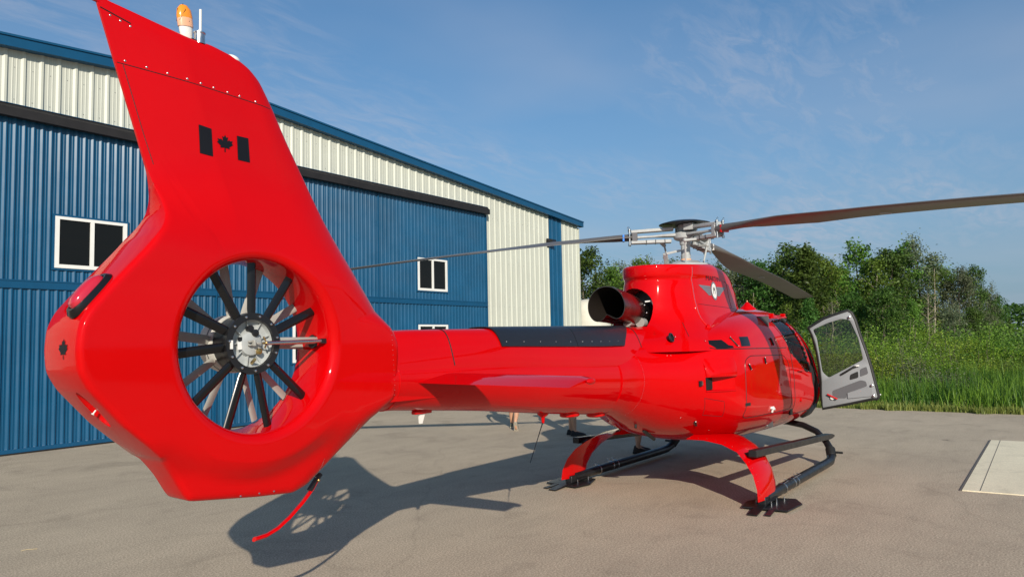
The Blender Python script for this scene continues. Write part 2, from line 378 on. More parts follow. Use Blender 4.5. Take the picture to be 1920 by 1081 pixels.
# body of the hangar, roof
mb = MB(); sec = [(-13.3, 0), (EAVE_S, 0), (EAVE_S, roofz(EAVE_S) - .1), (RIDGE_S, roofz(RIDGE_S) - .1), (-13.3, roofz(-13.3) - .1)]
mb.prism(sec, -.03, -30, conv=lambda u, v, w: wp(u, w, v)); local(mb).build('side_wall', CREAM, hang, smooth=False)
for sg in (1, -1):
    a = RIDGE_S; b = EAVE_S + .15 if sg > 0 else -13.5
    mb = MB(); mb.prism([(a, roofz(a) - .04), (b, roofz(b) - .04), (b, roofz(b) + .03), (a, roofz(a) + .03)], .18, -30.2, conv=lambda u, v, w: wp(u, w, v))
    local(mb).build('roof', BLUEL, hang, smooth=False)
    mb = MB(); mb.prism([(a, roofz(a) - .15), (b, roofz(b) - .15), (b, roofz(b) + .045), (a, roofz(a) + .045)], .20, .185, conv=lambda u, v, w: wp(u, w, v))
    mb.prism([(a, roofz(a) - .15), (b, roofz(b) - .15), (b, roofz(b) - .135), (a, roofz(a) - .135)], .184, .01, conv=lambda u, v, w: wp(u, w, v))
    mb.prism([(a, roofz(a) + .035), (b, roofz(b) + .035), (b, roofz(b) + .075), (a, roofz(a) + .075)], .225, .10, conv=lambda u, v, w: wp(u, w, v))
    local(mb).build('fascia_trim', BLUEL, hang, smooth=False)
mb = MB(); mb.prism([(.045, 6.07), (.27, 6.06), (.27, 6.22), (.18, 6.30), (.045, 6.30)], DOOR0 - .1, DOOR1, conv=lambda u, v, w: wp(w, u, v)); local(mb).build('door_rail', RAILM, hang, smooth=False)
mb = MB(); mb.prism([(.045, 6.302), (.20, 6.302), (.20, 6.312), (.045, 6.312)], DOOR0 - .1, DOOR1, conv=lambda u, v, w: wp(w, u, v)); local(mb).build('rail_flashing', BLUEL, hang, smooth=False)
LEAVES = [(-5.75, -.8), (-.8, 4.2), (4.2, 9.22), (9.22, 14.22)]
WINC = [(-3.95, -2.6), (.80, 2.15), (6.26, 7.61), (10.80, 12.14)]
for (a, b), (w0, w1) in zip(LEAVES, WINC):
    mb = MB()
    mb.prism([(a + .005, 2.97), (b - .005, 2.97), (b - .005, 3.10), (a + .005, 3.10)], .145, .055, conv=lambda u, v, w: wp(u, w, v))
    mb.prism([(a + .005, 3.10), (b - .005, 3.10), (b - .005, 3.125), (a + .005, 3.125)], .155, .055, conv=lambda u, v, w: wp(u, w, v))
    mb.prism([(a + .005, .03), (b - .005, .03), (b - .005, .10), (a + .005, .10)], .150, .055, conv=lambda u, v, w: wp(u, w, v))
    mb.prism([(b - .03, .10), (b - .004, .10), (b - .004, 6.05), (b - .03, 6.05)], .144, .055, conv=lambda u, v, w: wp(u, w, v))
    fr = local(mb).build('sliding_door', BLUEL, hang, smooth=False)
    ph = a + .02
    for z0, z1, zw0, zw1 in ((.10, 2.97, 1.40, 2.36), (3.125, 6.08, 3.38, 4.36)):
        run('door_panel', a + .005, w0 - .03, z0, z1, .1523, PB, .10, BLUE, fr, ph)
        run('door_panel', w1 + .03, b - .03, z0, z1, .1523, PB, .10, BLUE, fr, ph)
        run('door_panel', w0 - .03, w1 + .03, z0, zw0 - .03, .1523, PB, .10, BLUE, fr, ph)
        run('door_panel', w0 - .03, w1 + .03, zw1 + .03, z1, .1523, PB, .10, BLUE, fr, ph)
        mb = MB()      # white frame with mullion, and blue trim round it
        for p in (((w0, zw0), (w1, zw0), (w1, zw0 + .07), (w0, zw0 + .07)), ((w0, zw1 - .055), (w1, zw1 - .055), (w1, zw1), (w0, zw1)),
                  ((w0, zw0 + .07), (w0 + .075, zw0 + .07), (w0 + .075, zw1 - .055), (w0, zw1 - .055)), ((w1 - .075, zw0 + .07), (w1, zw0 + .07), (w1, zw1 - .055), (w1 - .075, zw1 - .055)),
                  (((w0 + w1) / 2 - .035, zw0 + .07), ((w0 + w1) / 2 + .035, zw0 + .07), ((w0 + w1) / 2 + .035, zw1 - .055), ((w0 + w1) / 2 - .035, zw1 - .055))):
            mb.prism(list(p), .155, .09, conv=lambda u, v, w: wp(u, w, v))
        local(mb).build('window_frame', WHITE, fr, smooth=False, bevel=.006)
        mb = MB()
        for p in (((w0 - .045, zw1 + .001), (w1 + .045, zw1 + .001), (w1 + .045, zw1 + .04), (w0 - .045, zw1 + .04)), ((w0 - .045, zw0 - .04), (w1 + .045, zw0 - .04), (w1 + .045, zw0 - .001), (w0 - .045, zw0 - .001)),
                  ((w0 - .045, zw0), (w0 - .001, zw0), (w0 - .001, zw1), (w0 - .045, zw1)), ((w1 + .001, zw0), (w1 + .045, zw0), (w1 + .045, zw1), (w1 + .001, zw1))):
            mb.prism(list(p), .140, .09, conv=lambda u, v, w: wp(u, w, v))
        local(mb).build('window_trim', BLUEL, fr, smooth=False)
        for (q0, q1) in ((w0 + .07, (w0 + w1) / 2 - .03), ((w0 + w1) / 2 + .03, w1 - .07)):
            mb = MB(); mb.prism([(q0, zw0 + .06), (q1, zw0 + .06), (q1, zw1 - .05), (q0, zw1 - .05)], .125, .11, conv=lambda u, v, w: wp(u, w, v))
            local(mb).build('window_pane', PANE, fr, smooth=False)
mb = MB(); mb.prism([(.12, .001), (.16, .001), (.16, .028), (.12, .028)], DOOR0, DOOR1, conv=lambda u, v, w: wp(w, u, v)); local(mb).build('door_seal', RUBBER, hang, smooth=False)
mb = MB(); mb.prism([(EAVE_S - .02, 0), (EAVE_S + .05, 0), (EAVE_S + .05, roofz(EAVE_S) - .2), (EAVE_S - .02, roofz(EAVE_S) - .2)], .05, -.10, conv=lambda u, v, w: wp(u, w, v)); local(mb).build('corner_trim', CREAM, hang, smooth=False)
mb = MB(); mb.prism([(.05, 5.66), (.30, 5.60), (.33, 5.50), (.05, 5.50)], 18.06, 18.36, conv=lambda u, v, w: wp(w, u, v), mi=0); mb.box(wp(18.3, .2, 5.47), (.22, .18, .05), mi=1)
mb.box(wp(18.2, .05, 5.40), (.10, .06, .14), mi=0)
w_ = mb.build('wall_lamp', [BLACK, WHITE], smooth=False, bevel=.008)
tag(w_, 'small dark wall lamp with pale lens beside the blue stripe of the hangar wall', 'wall lamp')

sc_ = MB()
for k in range(112):
    s_ = -5.7 + k * .3047
    for z in ((6.45, 7.05) if s_ < DOOR1 else (.25, 1.5, 3.0, 4.5, 6.0)):
        if not (18.2 < s_ < 19.3) and z < top(s_) - .1 and s_ < 20.3: sc_.ball(wp(s_ + .02, .002, z), .008, 5, 3)
    if s_ < DOOR1:
        for z in (.16, 2.90, 3.20, 5.95): sc_.ball(wp(s_ + .02, .108, z), .008, 5, 3)
local(sc_).build('cladding_screws', RAILM, hang)['kind'] = 'stuff'
mb = MB(); mb.tube([(-6.25, 3.93, .006), (-6.21, 3.92, .010), (-6.17, 3.90, .007), (-6.13, 3.885, .005)], .0022, 5)
tag(mb.build('straw', mat('dry_straw', (.60, .48, .26), .8)), 'single dry straw lying on the asphalt near the bottom left corner', 'straw')
mb = MB(); mb.loft([[(5.60 + a * .03 + .012 * math.cos(q), -2.16 + a * .05 + .01 * math.sin(q), .004 + .008 * (1 - abs(a))) for q in [k * 1.0472 for k in range(6)]] for a in (-1, -.4, .3, 1)])
tag(mb.build('dead_leaf', BARK), 'small dark dead leaf lying alone on the asphalt left of the pale slab', 'leaf')
# ------------------------------------------------------------------ tank behind the hangar corner
tp = Vector((17.75, 12.35, 0))
mb = MB(); mb.lathe([(.86, 0), (.86, 2.7), (.85, 2.95), (.80, 3.15), (.70, 3.32), (.52, 3.43), (.25, 3.48), (.02, 3.49)], n=40)
mb.lathe([(.865, 1.2), (.875, 1.22), (.865, 1.24)], n=40, cap=False); mb.lathe([(.865, 2.2), (.875, 2.22), (.865, 2.24)], n=40, cap=False)
t_ = mb.build('storage_tank', TANKM); t_.location = tp + Vector((.1, -.25, 0)); tag(t_, 'round topped off-white storage tank standing behind the hangar corner', 'tank')
mb = MB(); mb.lathe([(.9, 0), (.9, 2.8), (.84, 3.1), (.6, 3.4), (.02, 3.5)], n=32)
t_ = mb.build('rusty_tank', RUST); t_.location = tp + Vector((.9, 1.2, 0)); tag(t_, 'rusty orange tank mostly hidden between the hangar corner and the white tank', 'tank')

# =================================================================== helicopter
HELI = empty('helicopter', (0, 0, 0))
tag(HELI, 'glossy red helicopter with shrouded tail fan and open cabin door parked on asphalt', 'helicopter')

# ---- fuselage shell: stations (x, half width, bottom, top, mid, top exponent, bottom exponent)
ST = [(-2.45, .345, 1.10, 1.77, 1.43, 2.0, 2.0), (-2.1, .39, 1.02, 1.79, 1.42, 2.05, 2.0), (-1.75, .55, .90, 1.82, 1.38, 2.3, 2.0), (-1.45, .73, .79, 1.86, 1.30, 2.8, 2.0), (-1.15, .885, .71, 1.92, 1.20, 3.6, 2.0),
      (-.9, .985, .66, 1.98, 1.12, 4.2, 2.0), (-.7, 1.02, .625, 2.03, 1.08, 4.4, 2.0), (-.3, 1.03, .57, 2.12, 1.05, 4.2, 2.05), (.3, 1.035, .52, 2.20, 1.05, 3.8, 2.1), (1.0, 1.03, .50, 2.235, 1.05, 3.4, 2.15),
      (1.6, 1.035, .50, 2.23, 1.05, 3.1, 2.2), (2.1, 1.03, .51, 2.13, 1.04, 2.9, 2.2), (2.5, .97, .54, 1.95, 1.02, 2.6, 2.2), (2.8, .84, .58, 1.70, 1.0, 2.3, 2.2), (3.1, .58, .66, 1.38, 1.0, 2.2, 2.1), (3.3, .28, .80, 1.18, 1.0, 2, 2), (3.385, .03, .96, 1.02, .99, 2, 2)]
def ring(x, n=84, inset=0):
    w, zb, zt, zm, nt_, nb = crom(ST, x); w = max(.01, w - inset); zb += inset; zt -= inset
    o = []
    for j in range(n):
        a = 2 * math.pi * j / n; c, s_ = math.cos(a), math.sin(a)
        if s_ >= 0: y = w * math.copysign(abs(c) ** (2 / nt_), c); z = zm + (zt - zm) * abs(s_) ** (2 / nt_)
        else: y = w * math.copysign(abs(c) ** (2 / nb), c); z = zm - (zm - zb) * abs(s_) ** (2 / nb)
        o.append((x, y, z))
    return o
XS = [-2.45 + i * .07 for i in range(int(5.65 / .07))] + [3.22, 3.27, 3.31, 3.34, 3.36, 3.375, 3.385]
XS = sorted(set(round(x, 3) for x in XS if x < 3.386))
def shell(name, out_in, in_in, m):
    a = MB(); a.loft([ring(x, inset=out_in) for x in XS])
    a.loft([ring(min(max(x, -2.40), 3.33), inset=in_in)[::-1] for x in XS[1:-3]])
    return a.build(name, m)
fus = shell('fuselage', 0, .035, RED); fus.parent = HELI
fus.data.materials.append(BLACKG)
def cutter(poly, y0, y1):
    mb = MB(); mb.prism(poly, y0, y1, conv=lambda u, v, w: (u, w, v)); return mb.build('cut', RUBBER, smooth=False)
def rnd(poly, r=.06, n=4):
    o = []; k = len(poly)
    for i in range(k):
        p = Vector(poly[i]); a = Vector(poly[i - 1]) - p; b = Vector(poly[(i + 1) % k]) - p
        q = min(r, a.length * .45, b.length * .45); A = p + a.normalized() * q; B = p + b.normalized() * q
        for j in range(n + 1):
            t = j / n; o.append(tuple(A * (1 - t) ** 2 + p * 2 * t * (1 - t) + B * t * t))
    return o
WIN_R = rnd([(.74, 2.03), (1.42, 2.07), (1.76, 1.33), (1.50, 1.36), (.92, 1.64)], .05)
OPEN_R = rnd([(1.50, 2.09), (1.95, 2.07), (2.30, 1.90), (2.58, 1.55), (2.72, 1.15), (2.70, .80), (2.3, .72), (1.90, .72), (1.86, 1.3)], .07)
WSCR = rnd([(2.10, 2.02), (2.15, 2.6), (4.0, 2.4), (4.0, 1.04), (3.12, 1.04), (2.88, 1.32), (2.66, 1.62), (2.40, 1.86)], .05)
WIN_L = rnd([(.74, 2.03), (1.45, 2.05), (1.70, 1.15), (.92, 1.50)], .06)
WIN_LF = rnd([(1.55, 2.03), (2.0, 2.0), (2.35, 1.75), (2.55, 1.35), (2.5, 1.12), (1.78, 1.12)], .06)
cuts = [(WIN_R, -1.3, -.55), (OPEN_R, -1.4, -.40), (WIN_L, .55, 1.3), (WIN_LF, .50, 1.3), (WSCR, -.80, -.03), (WSCR, .03, .80)]
gl = shell('g', .010, .020, GLASS)
for k, (pl, a, b) in enumerate(cuts):
    c = cutter(pl, a, b)
    if k != 1:
        g_ = gl.copy(); g_.data = gl.data.copy(); C.objects.link(g_); g_.name = 'window_glass' if k in (0, 2, 3) else 'windscreen'; g_.data.name = g_.name
        boolean(g_, c, 'INTERSECT'); sharp(g_); g_.parent = HELI
    boolean(fus, c); kill(c)
kill(gl)
# roof and luggage-bay air outlet recess
c = MB(); c.prism([(-1.37, -1.3), (-.96, -1.3), (-.975, -.97), (-1.20, -.74), (-1.37, -.70)], 1.27, 1.41, conv=lambda u, v, w: (u, v, w)); c = c.build('cut', RUBBER, smooth=False); boolean(fus, c); kill(c)
sharp(fus, 32)
BV = {}
def bvh(o):
    b = bmesh.new(); b.from_mesh(o.data); b.transform(o.matrix_world if o.parent is None else Matrix()); t = BVHTree.FromBMesh(b); b.free(); return t
fb = bvh(fus)
def side(x, z, t=None, off=.003, sgn=-1):      # point on the outer skin at (x,z) seen from the side
    t = t or fb
    h = t.ray_cast(Vector((x, sgn * 3, z)), Vector((0, -sgn, 0)))
    if h[0] is None: return Vector((x, sgn * .5, z))
    return h[0] + h[1] * off if h[1].y * sgn > 0 else h[0] + Vector((0, sgn * off, 0))
def decal(name, poly, m, t=None, off=.003, parent=HELI, thick=.0, sub=.05, frm=side, label=None):
    # a thin piece that follows the skin; polygon in (x,z)
    b = bmesh.new(); tri = tessellate_polygon([[Vector((u, v, 0)) for u, v in poly]])
    vs = [b.verts.new((u, v, 0)) for u, v in poly]
    for q in tri:
        try: b.faces.new([vs[i] for i in q])
        except ValueError: pass
    for it in range(5):
        e = [e for e in b.edges if e.calc_length() > sub]
        if not e: break
        bmesh.ops.subdivide_edges(b, edges=e, cuts=1, use_grid_fill=False); bmesh.ops.triangulate(b, faces=[f for f in b.faces if len(f.verts) > 3])
    for v in b.verts: v.co = frm(v.co.x, v.co.y, t, off)
    if thick:
        bmesh.ops.recalc_face_normals(b, faces=b.faces); bmesh.ops.solidify(b, geom=b.faces[:], thickness=thick)
    me = bpy.data.meshes.new(name); b.to_mesh(me); b.free(); me.materials.append(m)
    me.polygons.foreach_set('use_smooth', [True] * len(me.polygons)); me.set_sharp_from_angle(angle=R(45))
    o = bpy.data.objects.new(name, me); C.objects.link(o); o.parent = parent
    if label: o['label'] = label
    return o
def seam(name, pts, rad=.004, m=None, t=None, parent=HELI, closed=False, step=.03, frm=side, off=0.0, n=6):
    P = []; pts = list(pts) + ([pts[0]] if closed else [])
    for a, b in zip(pts, pts[1:]):
        k = max(1, int(math.hypot(b[0] - a[0], b[1] - a[1]) / step))
        for i in range(k): P.append(frm(a[0] + (b[0] - a[0]) * i / k, a[1] + (b[1] - a[1]) * i / k, t, off))
    P.append(frm(pts[-1][0], pts[-1][1], t, off))
    mb = MB(); mb.tube(P, rad, n=n); return mb.build(name, m or BLACK, parent)
# window frame, door opening frame
seam('window_seal', WIN_R, .016, RUBBER, closed=False)
BJ = []
for i, p in enumerate(OPEN_R): BJ.append(side(p[0] + (.035 if p[0] > 2.2 else -.025), p[1], None, 0))
mb = MB(); mb.tube([v + Vector((0, .03, 0)) for v in BJ] + [BJ[0] + Vector((0, .03, 0))], .055, n=8); mb.build('door_frame', RUBBER, HELI)
# interior: floor, seats, panel
mb = MB(); mb.prism([(.4, .72), (2.45, .72), (2.45, .76), (.4, .76)], -.70, .70); mb.prism([(.40, .7), (.44, .7), (.44, 2.1), (.40, 2.1)], -.9, .9); mb.build('cabin_floor', INTER, HELI, smooth=False)
for x, y in ((1.75, -.5), (1.75, .05), (1.75, .52), (.85, -.55), (.85, -.1), (.85, .35)):
    mb = MB(); mb.box((x + .12, y, .98), (.46, .42, .14)); mb.box((x - .13, y, 1.32), (.12, .42, .62), Matrix.Rotation(R(-12), 3, 'Y')); mb.box((x - .19, y, 1.70), (.08, .24, .16)); mb.box((x + .1, y, .80), (.3, .3, .24))
    mb.build('seat', TAN if x < 1 else INTER, HELI, bevel=.03)
mb = MB(); mb.prism([(2.45, .7), (2.9, .7), (2.85, 1.3), (2.6, 1.34), (2.5, 1.0)], -.15, .35); mb.build('instrument_panel', INTER, HELI, bevel=.02)

# ---- tail boom
BM = [(-5.62, .195, .205, 1.60), (-5.2, .215, .225, 1.585), (-4.4, .25, .262, 1.55), (-3.4, .29, .31, 1.485), (-2.6, .325, .345, 1.44), (-2.1, .345, .365, 1.425), (-1.75, .35, .375, 1.42)]
def boomp(x, a, k=1.0):
    w, h, zc_ = crom(BM, x); return (x, w * k * math.cos(a), zc_ + h * k * math.sin(a))
mb = MB(); mb.loft([[boomp(-5.62 + i * .11, 2 * math.pi * j / 56) for j in range(56)] for i in range(36)])
boom = mb.build('tail_boom', RED, HELI)
def boomside(x, z, t=None, off=.0):
    w, h, zc_ = crom(BM, x); a = math.asin(max(-1, min(1, (z - zc_) / h))); return Vector((x, -(w + off) * math.cos(a), zc_ + (h + off) * math.sin(a)))
# spine above the boom (drive shaft cover)
def spine(x, k=0.0):
    w, h, zc_ = crom(BM, x); wt = lin([(-5.6, .115), (-5.0, .15), (-4.2, .19), (-2, .21), (-1.0, .24)], x)[0] + k; zt = lin([(-5.6, 1.94), (-5.2, 1.955), (-4.2, 1.965), (-1.0, 1.985)], x)[0] + k
    zb = zc_ + h * .45; wb = w * .89 + .012 + k
    pr = []
    for j in range(25):
        a = math.pi * j / 24; cy = math.cos(a); sy = math.sin(a) ** .55
        ww = wt + (wb - wt) * (1 - sy) ** 1.3
        pr.append((x, -ww * math.copysign(abs(cy) ** .5, cy), zb + (zt - zb) * sy))
    return pr
mb = MB(); r_ = []
for i in range(40):
    x = -5.50 + i * .115
    p = spine(x); r_.append(p + [(x, p[-1][1] * .9, 1.45), (x, p[0][1] * .9, 1.45)])
mb.loft(r_); spn = mb.build('drive_shaft_cover', RED, HELI); sb = bvh(spn)
for xx, mm in ((-4.86, BLACK), (-1.86, BLACK)):
    mb = MB(); mb.tube([Vector(p) for p in spine(xx, .001)], .005, n=6); mb.build('cover_joint', mm, HELI)
for x0, x1 in ((-4.30, -3.13), (-3.12, -1.95)):      # black heat shields
    def hs(x, k, sl=0):
        return [(x + sl * (1 - math.sin(math.pi * (j + 2) / 24)), p[1], p[2]) for j, p in enumerate(spine(x, .016 + k)[2:23])]
    mb = MB(); r_ = []
    for i in range(9):
        x = x0 + (x1 - x0) * i / 8; sl = (-.40 if x1 > -2 else 0) * (i / 8) + (.05 if x0 < -4 else 0) * (1 - i / 8)
        r_.append(hs(x, 0, sl) + hs(x, -.008, sl)[::-1])
    mb.loft(r_); mb.build('heat_shield', SHIELD, HELI)
    rv = MB()
    for i in range(5):
        x = x0 + .10 + (x1 - x0 - (.50 if x1 > -2 else .2)) * i / 4; q_ = spine(x, .017)[3]; rv.ball((x, -abs(q_[1]), q_[2]), .0045, 6, 4)
    rv.build('shield_screw', STEEL, HELI)

# ---- tail shroud with fin
FC = Vector((-6.52, 0, 1.86)); RIN = .505
OUT = [(-7.415, 3.70), (-7.25, 3.68), (-7.05, 3.65), (-6.90, 3.63), (-6.77, 3.63), (-6.61, 3.60), (-6.52, 3.56), (-6.445, 3.50), (-6.385, 3.41), (-6.33, 3.32), (-6.235, 3.15), (-6.09, 2.91), (-5.95, 2.68), (-5.83, 2.50), (-5.68, 2.28), (-5.54, 2.09), (-5.44, 1.94),
       (-5.42, 1.80), (-5.43, 1.66), (-5.46, 1.47), (-5.60, 1.36), (-5.78, 1.225), (-5.97, 1.09), (-6.12, .985), (-6.24, .955), (-6.5, .975), (-6.8, 1.01), (-6.925, 1.025), (-6.955, 1.06),
       (-7.02, 1.17), (-7.09, 1.265), (-7.15, 1.32), (-7.32, 1.47), (-7.49, 1.66), (-7.54, 1.75), (-7.55, 1.86), (-7.54, 1.97), (-7.505, 2.05), (-7.39, 2.19), (-7.23, 2.37), (-7.115, 2.51), (-7.08, 2.58), (-7.08, 2.66), (-7.12, 2.80), (-7.285, 3.30)]
def chaikin(p, n):
    for _ in range(n):
        q = []
        for i in range(len(p)):
            a, b = p[i], p[(i + 1) % len(p)]; d = math.hypot(b[0] - a[0], b[1] - a[1]); t = min(.25, .018 / d)
            q += [(a[0] + (b[0] - a[0]) * t, a[1] + (b[1] - a[1]) * t), (b[0] - (b[0] - a[0]) * t, b[1] - (b[1] - a[1]) * t)]
        p = q
    return p
OP = np.array(chaikin(OUT, 2)); OA = OP; OB = np.roll(OP, -1, axis=0)
ET = [(0, .17, .035), (6, .12, .10), (13, .03, .28), (50, .02, .28), (80, .015, .22), (90, .02, .10), (114, .010, .10), (118.5, .2, .02), (124, .2, .022), (128, .19, .03), (140, .165, .035), (165, .165, .03), (221, .165, .03), (223.5, .16, .03), (226.5, .095, .035), (236, .085, .04),
      (286, .085, .05), (296, .06, .12), (330, .08, .16), (341, .16, .04), (360, .17, .035)]
def hbase(x, z):
    r_ = math.hypot(x + 6.52, z - 1.86)
    up = sst(2.32, 2.98, z + .12 * (x + 6.9)); h = .20 * (1 - up) + .058 * up
    xte = lin([(2.2, -7.25), (2.62, -7.085), (2.80, -7.12), (3.30, -7.285), (3.70, -7.415)], z)[0]; kt = sst(2.45, 2.85, z)
    h *= 1 - kt * .86 * (1 - min(1, max(0, (x - xte) / .42))) ** 1.2
    low = sst(.70, .86, r_) * sst(1.42, 1.22, z) if z < 1.42 else 0
    low = (1 - sst(1.15, 1.40, z)) * sst(.66, .80, r_)
    return h * (1 - low) + .125 * low
def shroud_h(x, z, th=None, dout=None):
    P = np.array((x, z)); ab = OB - OA
    if dout is None:
        t = np.clip(((P - OA) * ab).sum(1) / (ab * ab).sum(1), 0, 1); dout = np.sqrt(((P - (OA + ab * t[:, None])) ** 2).sum(1)).min()
    th = math.degrees(math.atan2(z - 1.86, x + 6.52)) % 360
    e, r_ = lin(ET, th); H = hbase(x, z); e = min(e, H * .9)
    if dout < r_:
        q = 1 - dout / r_; H = e + (H - e) * math.sqrt(max(0, 1 - q ** 2.2))
    din = math.hypot(x + 6.52, z - 1.86) - RIN
    if din < .06: q = 1 - max(0, din) / .06; H -= .06 * (1 - math.sqrt(max(0, 1 - q * q)))
    return H
def rout(th):
    d = np.array((math.cos(th), math.sin(th))); o = np.array((-6.52, 1.86)); ab = OB - OA; w_ = OA - o
    den_ = d[0] * ab[:, 1] - d[1] * ab[:, 0]; den_ = np.where(abs(den_) < 1e-12, 1e-12, den_)
    t = (w_[:, 0] * ab[:, 1] - w_[:, 1] * ab[:, 0]) / den_; u = (w_[:, 0] * d[1] - w_[:, 1] * d[0]) / den_
    ok = (u >= -1e-9) & (u <= 1 + 1e-9) & (t > 0); return t[ok].max()
TH = sorted(set([round(2 * math.pi * i / 540, 5) for i in range(540)] + [round(math.atan2(z - 1.86, x + 6.52) % (2 * math.pi), 5) for x, z in OP]))
TH = [t for i, t in enumerate(TH) if i == 0 or t - TH[i - 1] > .0012]
def tvals(Rr):
    L_ = Rr - RIN; a = [0, .004, .012, .024, .04, .06]; b = [0, .003, .008, .016, .028, .045, .07, .10, .14, .19, .25, .32, .42]
    a = [v for v in a if v < L_ * .4]; fa = .06 if L_ > .15 else L_ * .4
    A = [v / L_ for v in [0, .004, .012, .024, .04, .06]]; k = L_ / 1.0
    Bt = [1 - min(.55, v / L_) if L_ > .8 else 1 - v / .42 * .55 for v in b[::-1]]
    m0, m1_ = A[-1], Bt[0]
    Mid = [m0 + (m1_ - m0) * (i + 1) / 9 for i in range(8)]
    return A + Mid + Bt
rings = []; back = []
for th in TH:
    Rr = rout(th); tv = tvals(Rr); f = []
    for t in tv:
        rr = RIN + (Rr - RIN) * t; x = -6.52 + rr * math.cos(th); z = 1.86 + rr * math.sin(th); f.append((x, z, shroud_h(x, z)))
    rr_ = [(x, -h, z) for x, z, h in f] + [(x, h, z) for x, z, h in f[::-1]]
    wall = []
    for k in range(1, 5):
        yy = .14 - .28 * k / 5; rr = RIN - .012 * math.sin(math.pi * k / 5); wall.append((-6.52 + rr * math.cos(th), yy, 1.86 + rr * math.sin(th)))
    rings.append(rr_ + wall)
mb = MB(); n = len(rings[0]); V = [p for r_ in rings for p in r_]; m_ = len(rings)
mb.add(V, [(i * n + j, i * n + (j + 1) % n, ((i + 1) % m_) * n + (j + 1) % n, ((i + 1) % m_) * n + j) for i in range(m_) for j in range(n)])
shr = mb.build('tail_fan_shroud', RED, HELI)
# pocket for the lower rear light
c = MB(); c.ball((0, 0, 0), 1, 24, 14, (.125, .045, .05)); c = c.build('cut', RED)
c.matrix_world = Matrix.Translation((-7.40, -.03, 1.555)) @ Matrix.Rotation(R(46), 4, 'Y')
bpy.context.view_layer.update(); boolean(shr, c); kill(c); sharp(shr, 30)
shb = bvh(shr)
def finside(x, z, t=None, off=.003): return Vector((x, -(shroud_h(x, z) + off), z))
# flag on the fin: two bars and a maple leaf
def rot2(p, a, c): ca, sa = math.cos(a), math.sin(a); return [(c[0] + (x * ca - y * sa), c[1] + (x * sa + y * ca)) for x, y in p]
LEAF = [(0, 1), (.13, .76), (.30, .84), (.22, .42), (.42, .62), (.48, .50), (.75, .56), (.66, .32), (.80, .24), (.42, -.06), (.47, -.22), (.05, -.16), (.06, -.55), (-.06, -.55), (-.05, -.16), (-.47, -.22), (-.42, -.06), (-.80, .24), (-.66, .32), (-.75, .56), (-.48, .50), (-.42, .62), (-.22, .42), (-.30, .84), (-.13, .76)]
decal('flag_bar', [(-6.862, 3.128), (-6.784, 3.118), (-6.772, 2.958), (-6.850, 2.965)], DECAL, frm=finside)
decal('flag_bar', [(-6.620, 3.112), (-6.542, 3.112), (-6.530, 2.965), (-6.612, 2.968)], DECAL, frm=finside)
decal('flag_maple_leaf', [(-6.697 + x * .066, 3.035 + z * .066) for x, z in LEAF], DECAL, frm=finside)
def rear_x(z):
    h = shb.ray_cast(Vector((-9, -.04, z)), Vector((1, 0, 0))); return h[0].x
decal('rear_maple_leaf', [(-.045 + x * .062, 1.85 + z * .066) for x, z in LEAF], DECAL, frm=lambda u, v, t=None, off=.003: Vector((rear_x(v) - .002, u, v)), sub=.02)
seam('fin_cap_joint', [(-7.30, 3.375), (-6.38, 3.335)], .0028, BLACK, frm=finside, off=-.001)
seam('trailing_edge_joint', [(-7.27, 3.37), (-7.165, 3.05), (-7.10, 2.86)], .0025, BLACK, frm=finside, off=-.001)
seam('trim_tab_joint', [(-7.39, 3.645), (-7.24, 3.60)], .0035, BLACK, frm=finside, off=0)
mb = MB()
for x, z in ((-7.26, 3.392), (-7.15, 3.385), (-7.04, 3.38), (-6.93, 3.375), (-6.85, 3.37), (-6.77, 3.366), (-6.68, 3.362), (-6.60, 3.358), (-6.49, 3.352), (-7.29, 3.60), (-7.24, 3.585), (-7.34, 3.615)):
    p = finside(x, z, off=0); mb.ball(p, .0065, 8, 5, (1, .5, 1))
mb.build('fin_screw', STEEL, HELI)
rvs = MB()
for k in range(14):
    for q0, q1 in (((-5.78, 1.33), (-5.80, 1.22)), ((-6.02, 1.13), (-6.06, 1.02)), ((-5.50, 1.95), (-5.47, 1.50))):
        p = finside(q0[0] + (q1[0] - q0[0]) * k / 13, q0[1] + (q1[1] - q0[1]) * k / 13, off=0); rvs.ball(p, .003, 5, 3)
for x, z in ((-6.62, 1.005), (-6.50, 1.0), (-6.40, .995)): rvs.ball(finside(x, z, off=0), .006, 6, 4)
rvs.build('shroud_rivets', STEEL, HELI)['kind'] = 'stuff'
mb = MB(); mb.bar((-7.53, 0, 3.70), (-7.39, 0, 3.68), .02, .022); mb.build('trim_tab', RED, HELI)
# strobes on top of the fin
mb = MB(); pr = [(.018, .0), (.034, .03), (.040, .08), (.043, .13)]; mb.lathe([(r_, h) for r_, h in pr], (-6.885, .03, 3.61), (-.12, 0, 1), 16); mb.v = [(x, .03 + (y - .03) * .6, z) for x, y, z in mb.v]; so = mb.build('strobe_base', WHITE, HELI)
mb = MB(); mb.lathe([(.0445, .12), (.048, .16), (.042, .20), (.022, .225), (.003, .23)], (-6.885, .03, 3.61), (-.12, 0, 1), 16); mb.v = [(x, .03 + (y - .03) * .6, z) for x, y, z in mb.v]; mb.build('strobe_lens', ORANGE, HELI)
mb = MB(); mb.lathe([(.046, .10), (.0475, .135), (.046, .15)], (-6.885, .03, 3.61), (-.12, 0, 1), 16); mb.v = [(x, .03 + (y - .03) * .62, z) for x, y, z in mb.v]; mb.build('strobe_collar', PEACH, HELI)
mb = MB()
for k in range(5):
    a = k * 1.25; mb.tube([(-6.905 + .046 * math.cos(a), .03 + .03 * math.sin(a), 3.735), (-6.912 + .040 * math.cos(a + .9), .03 + .028 * math.sin(a + .9), 3.80), (-6.915, .03, 3.842)], .0016, 5)
mb.build('strobe_wire', BLACK, HELI)
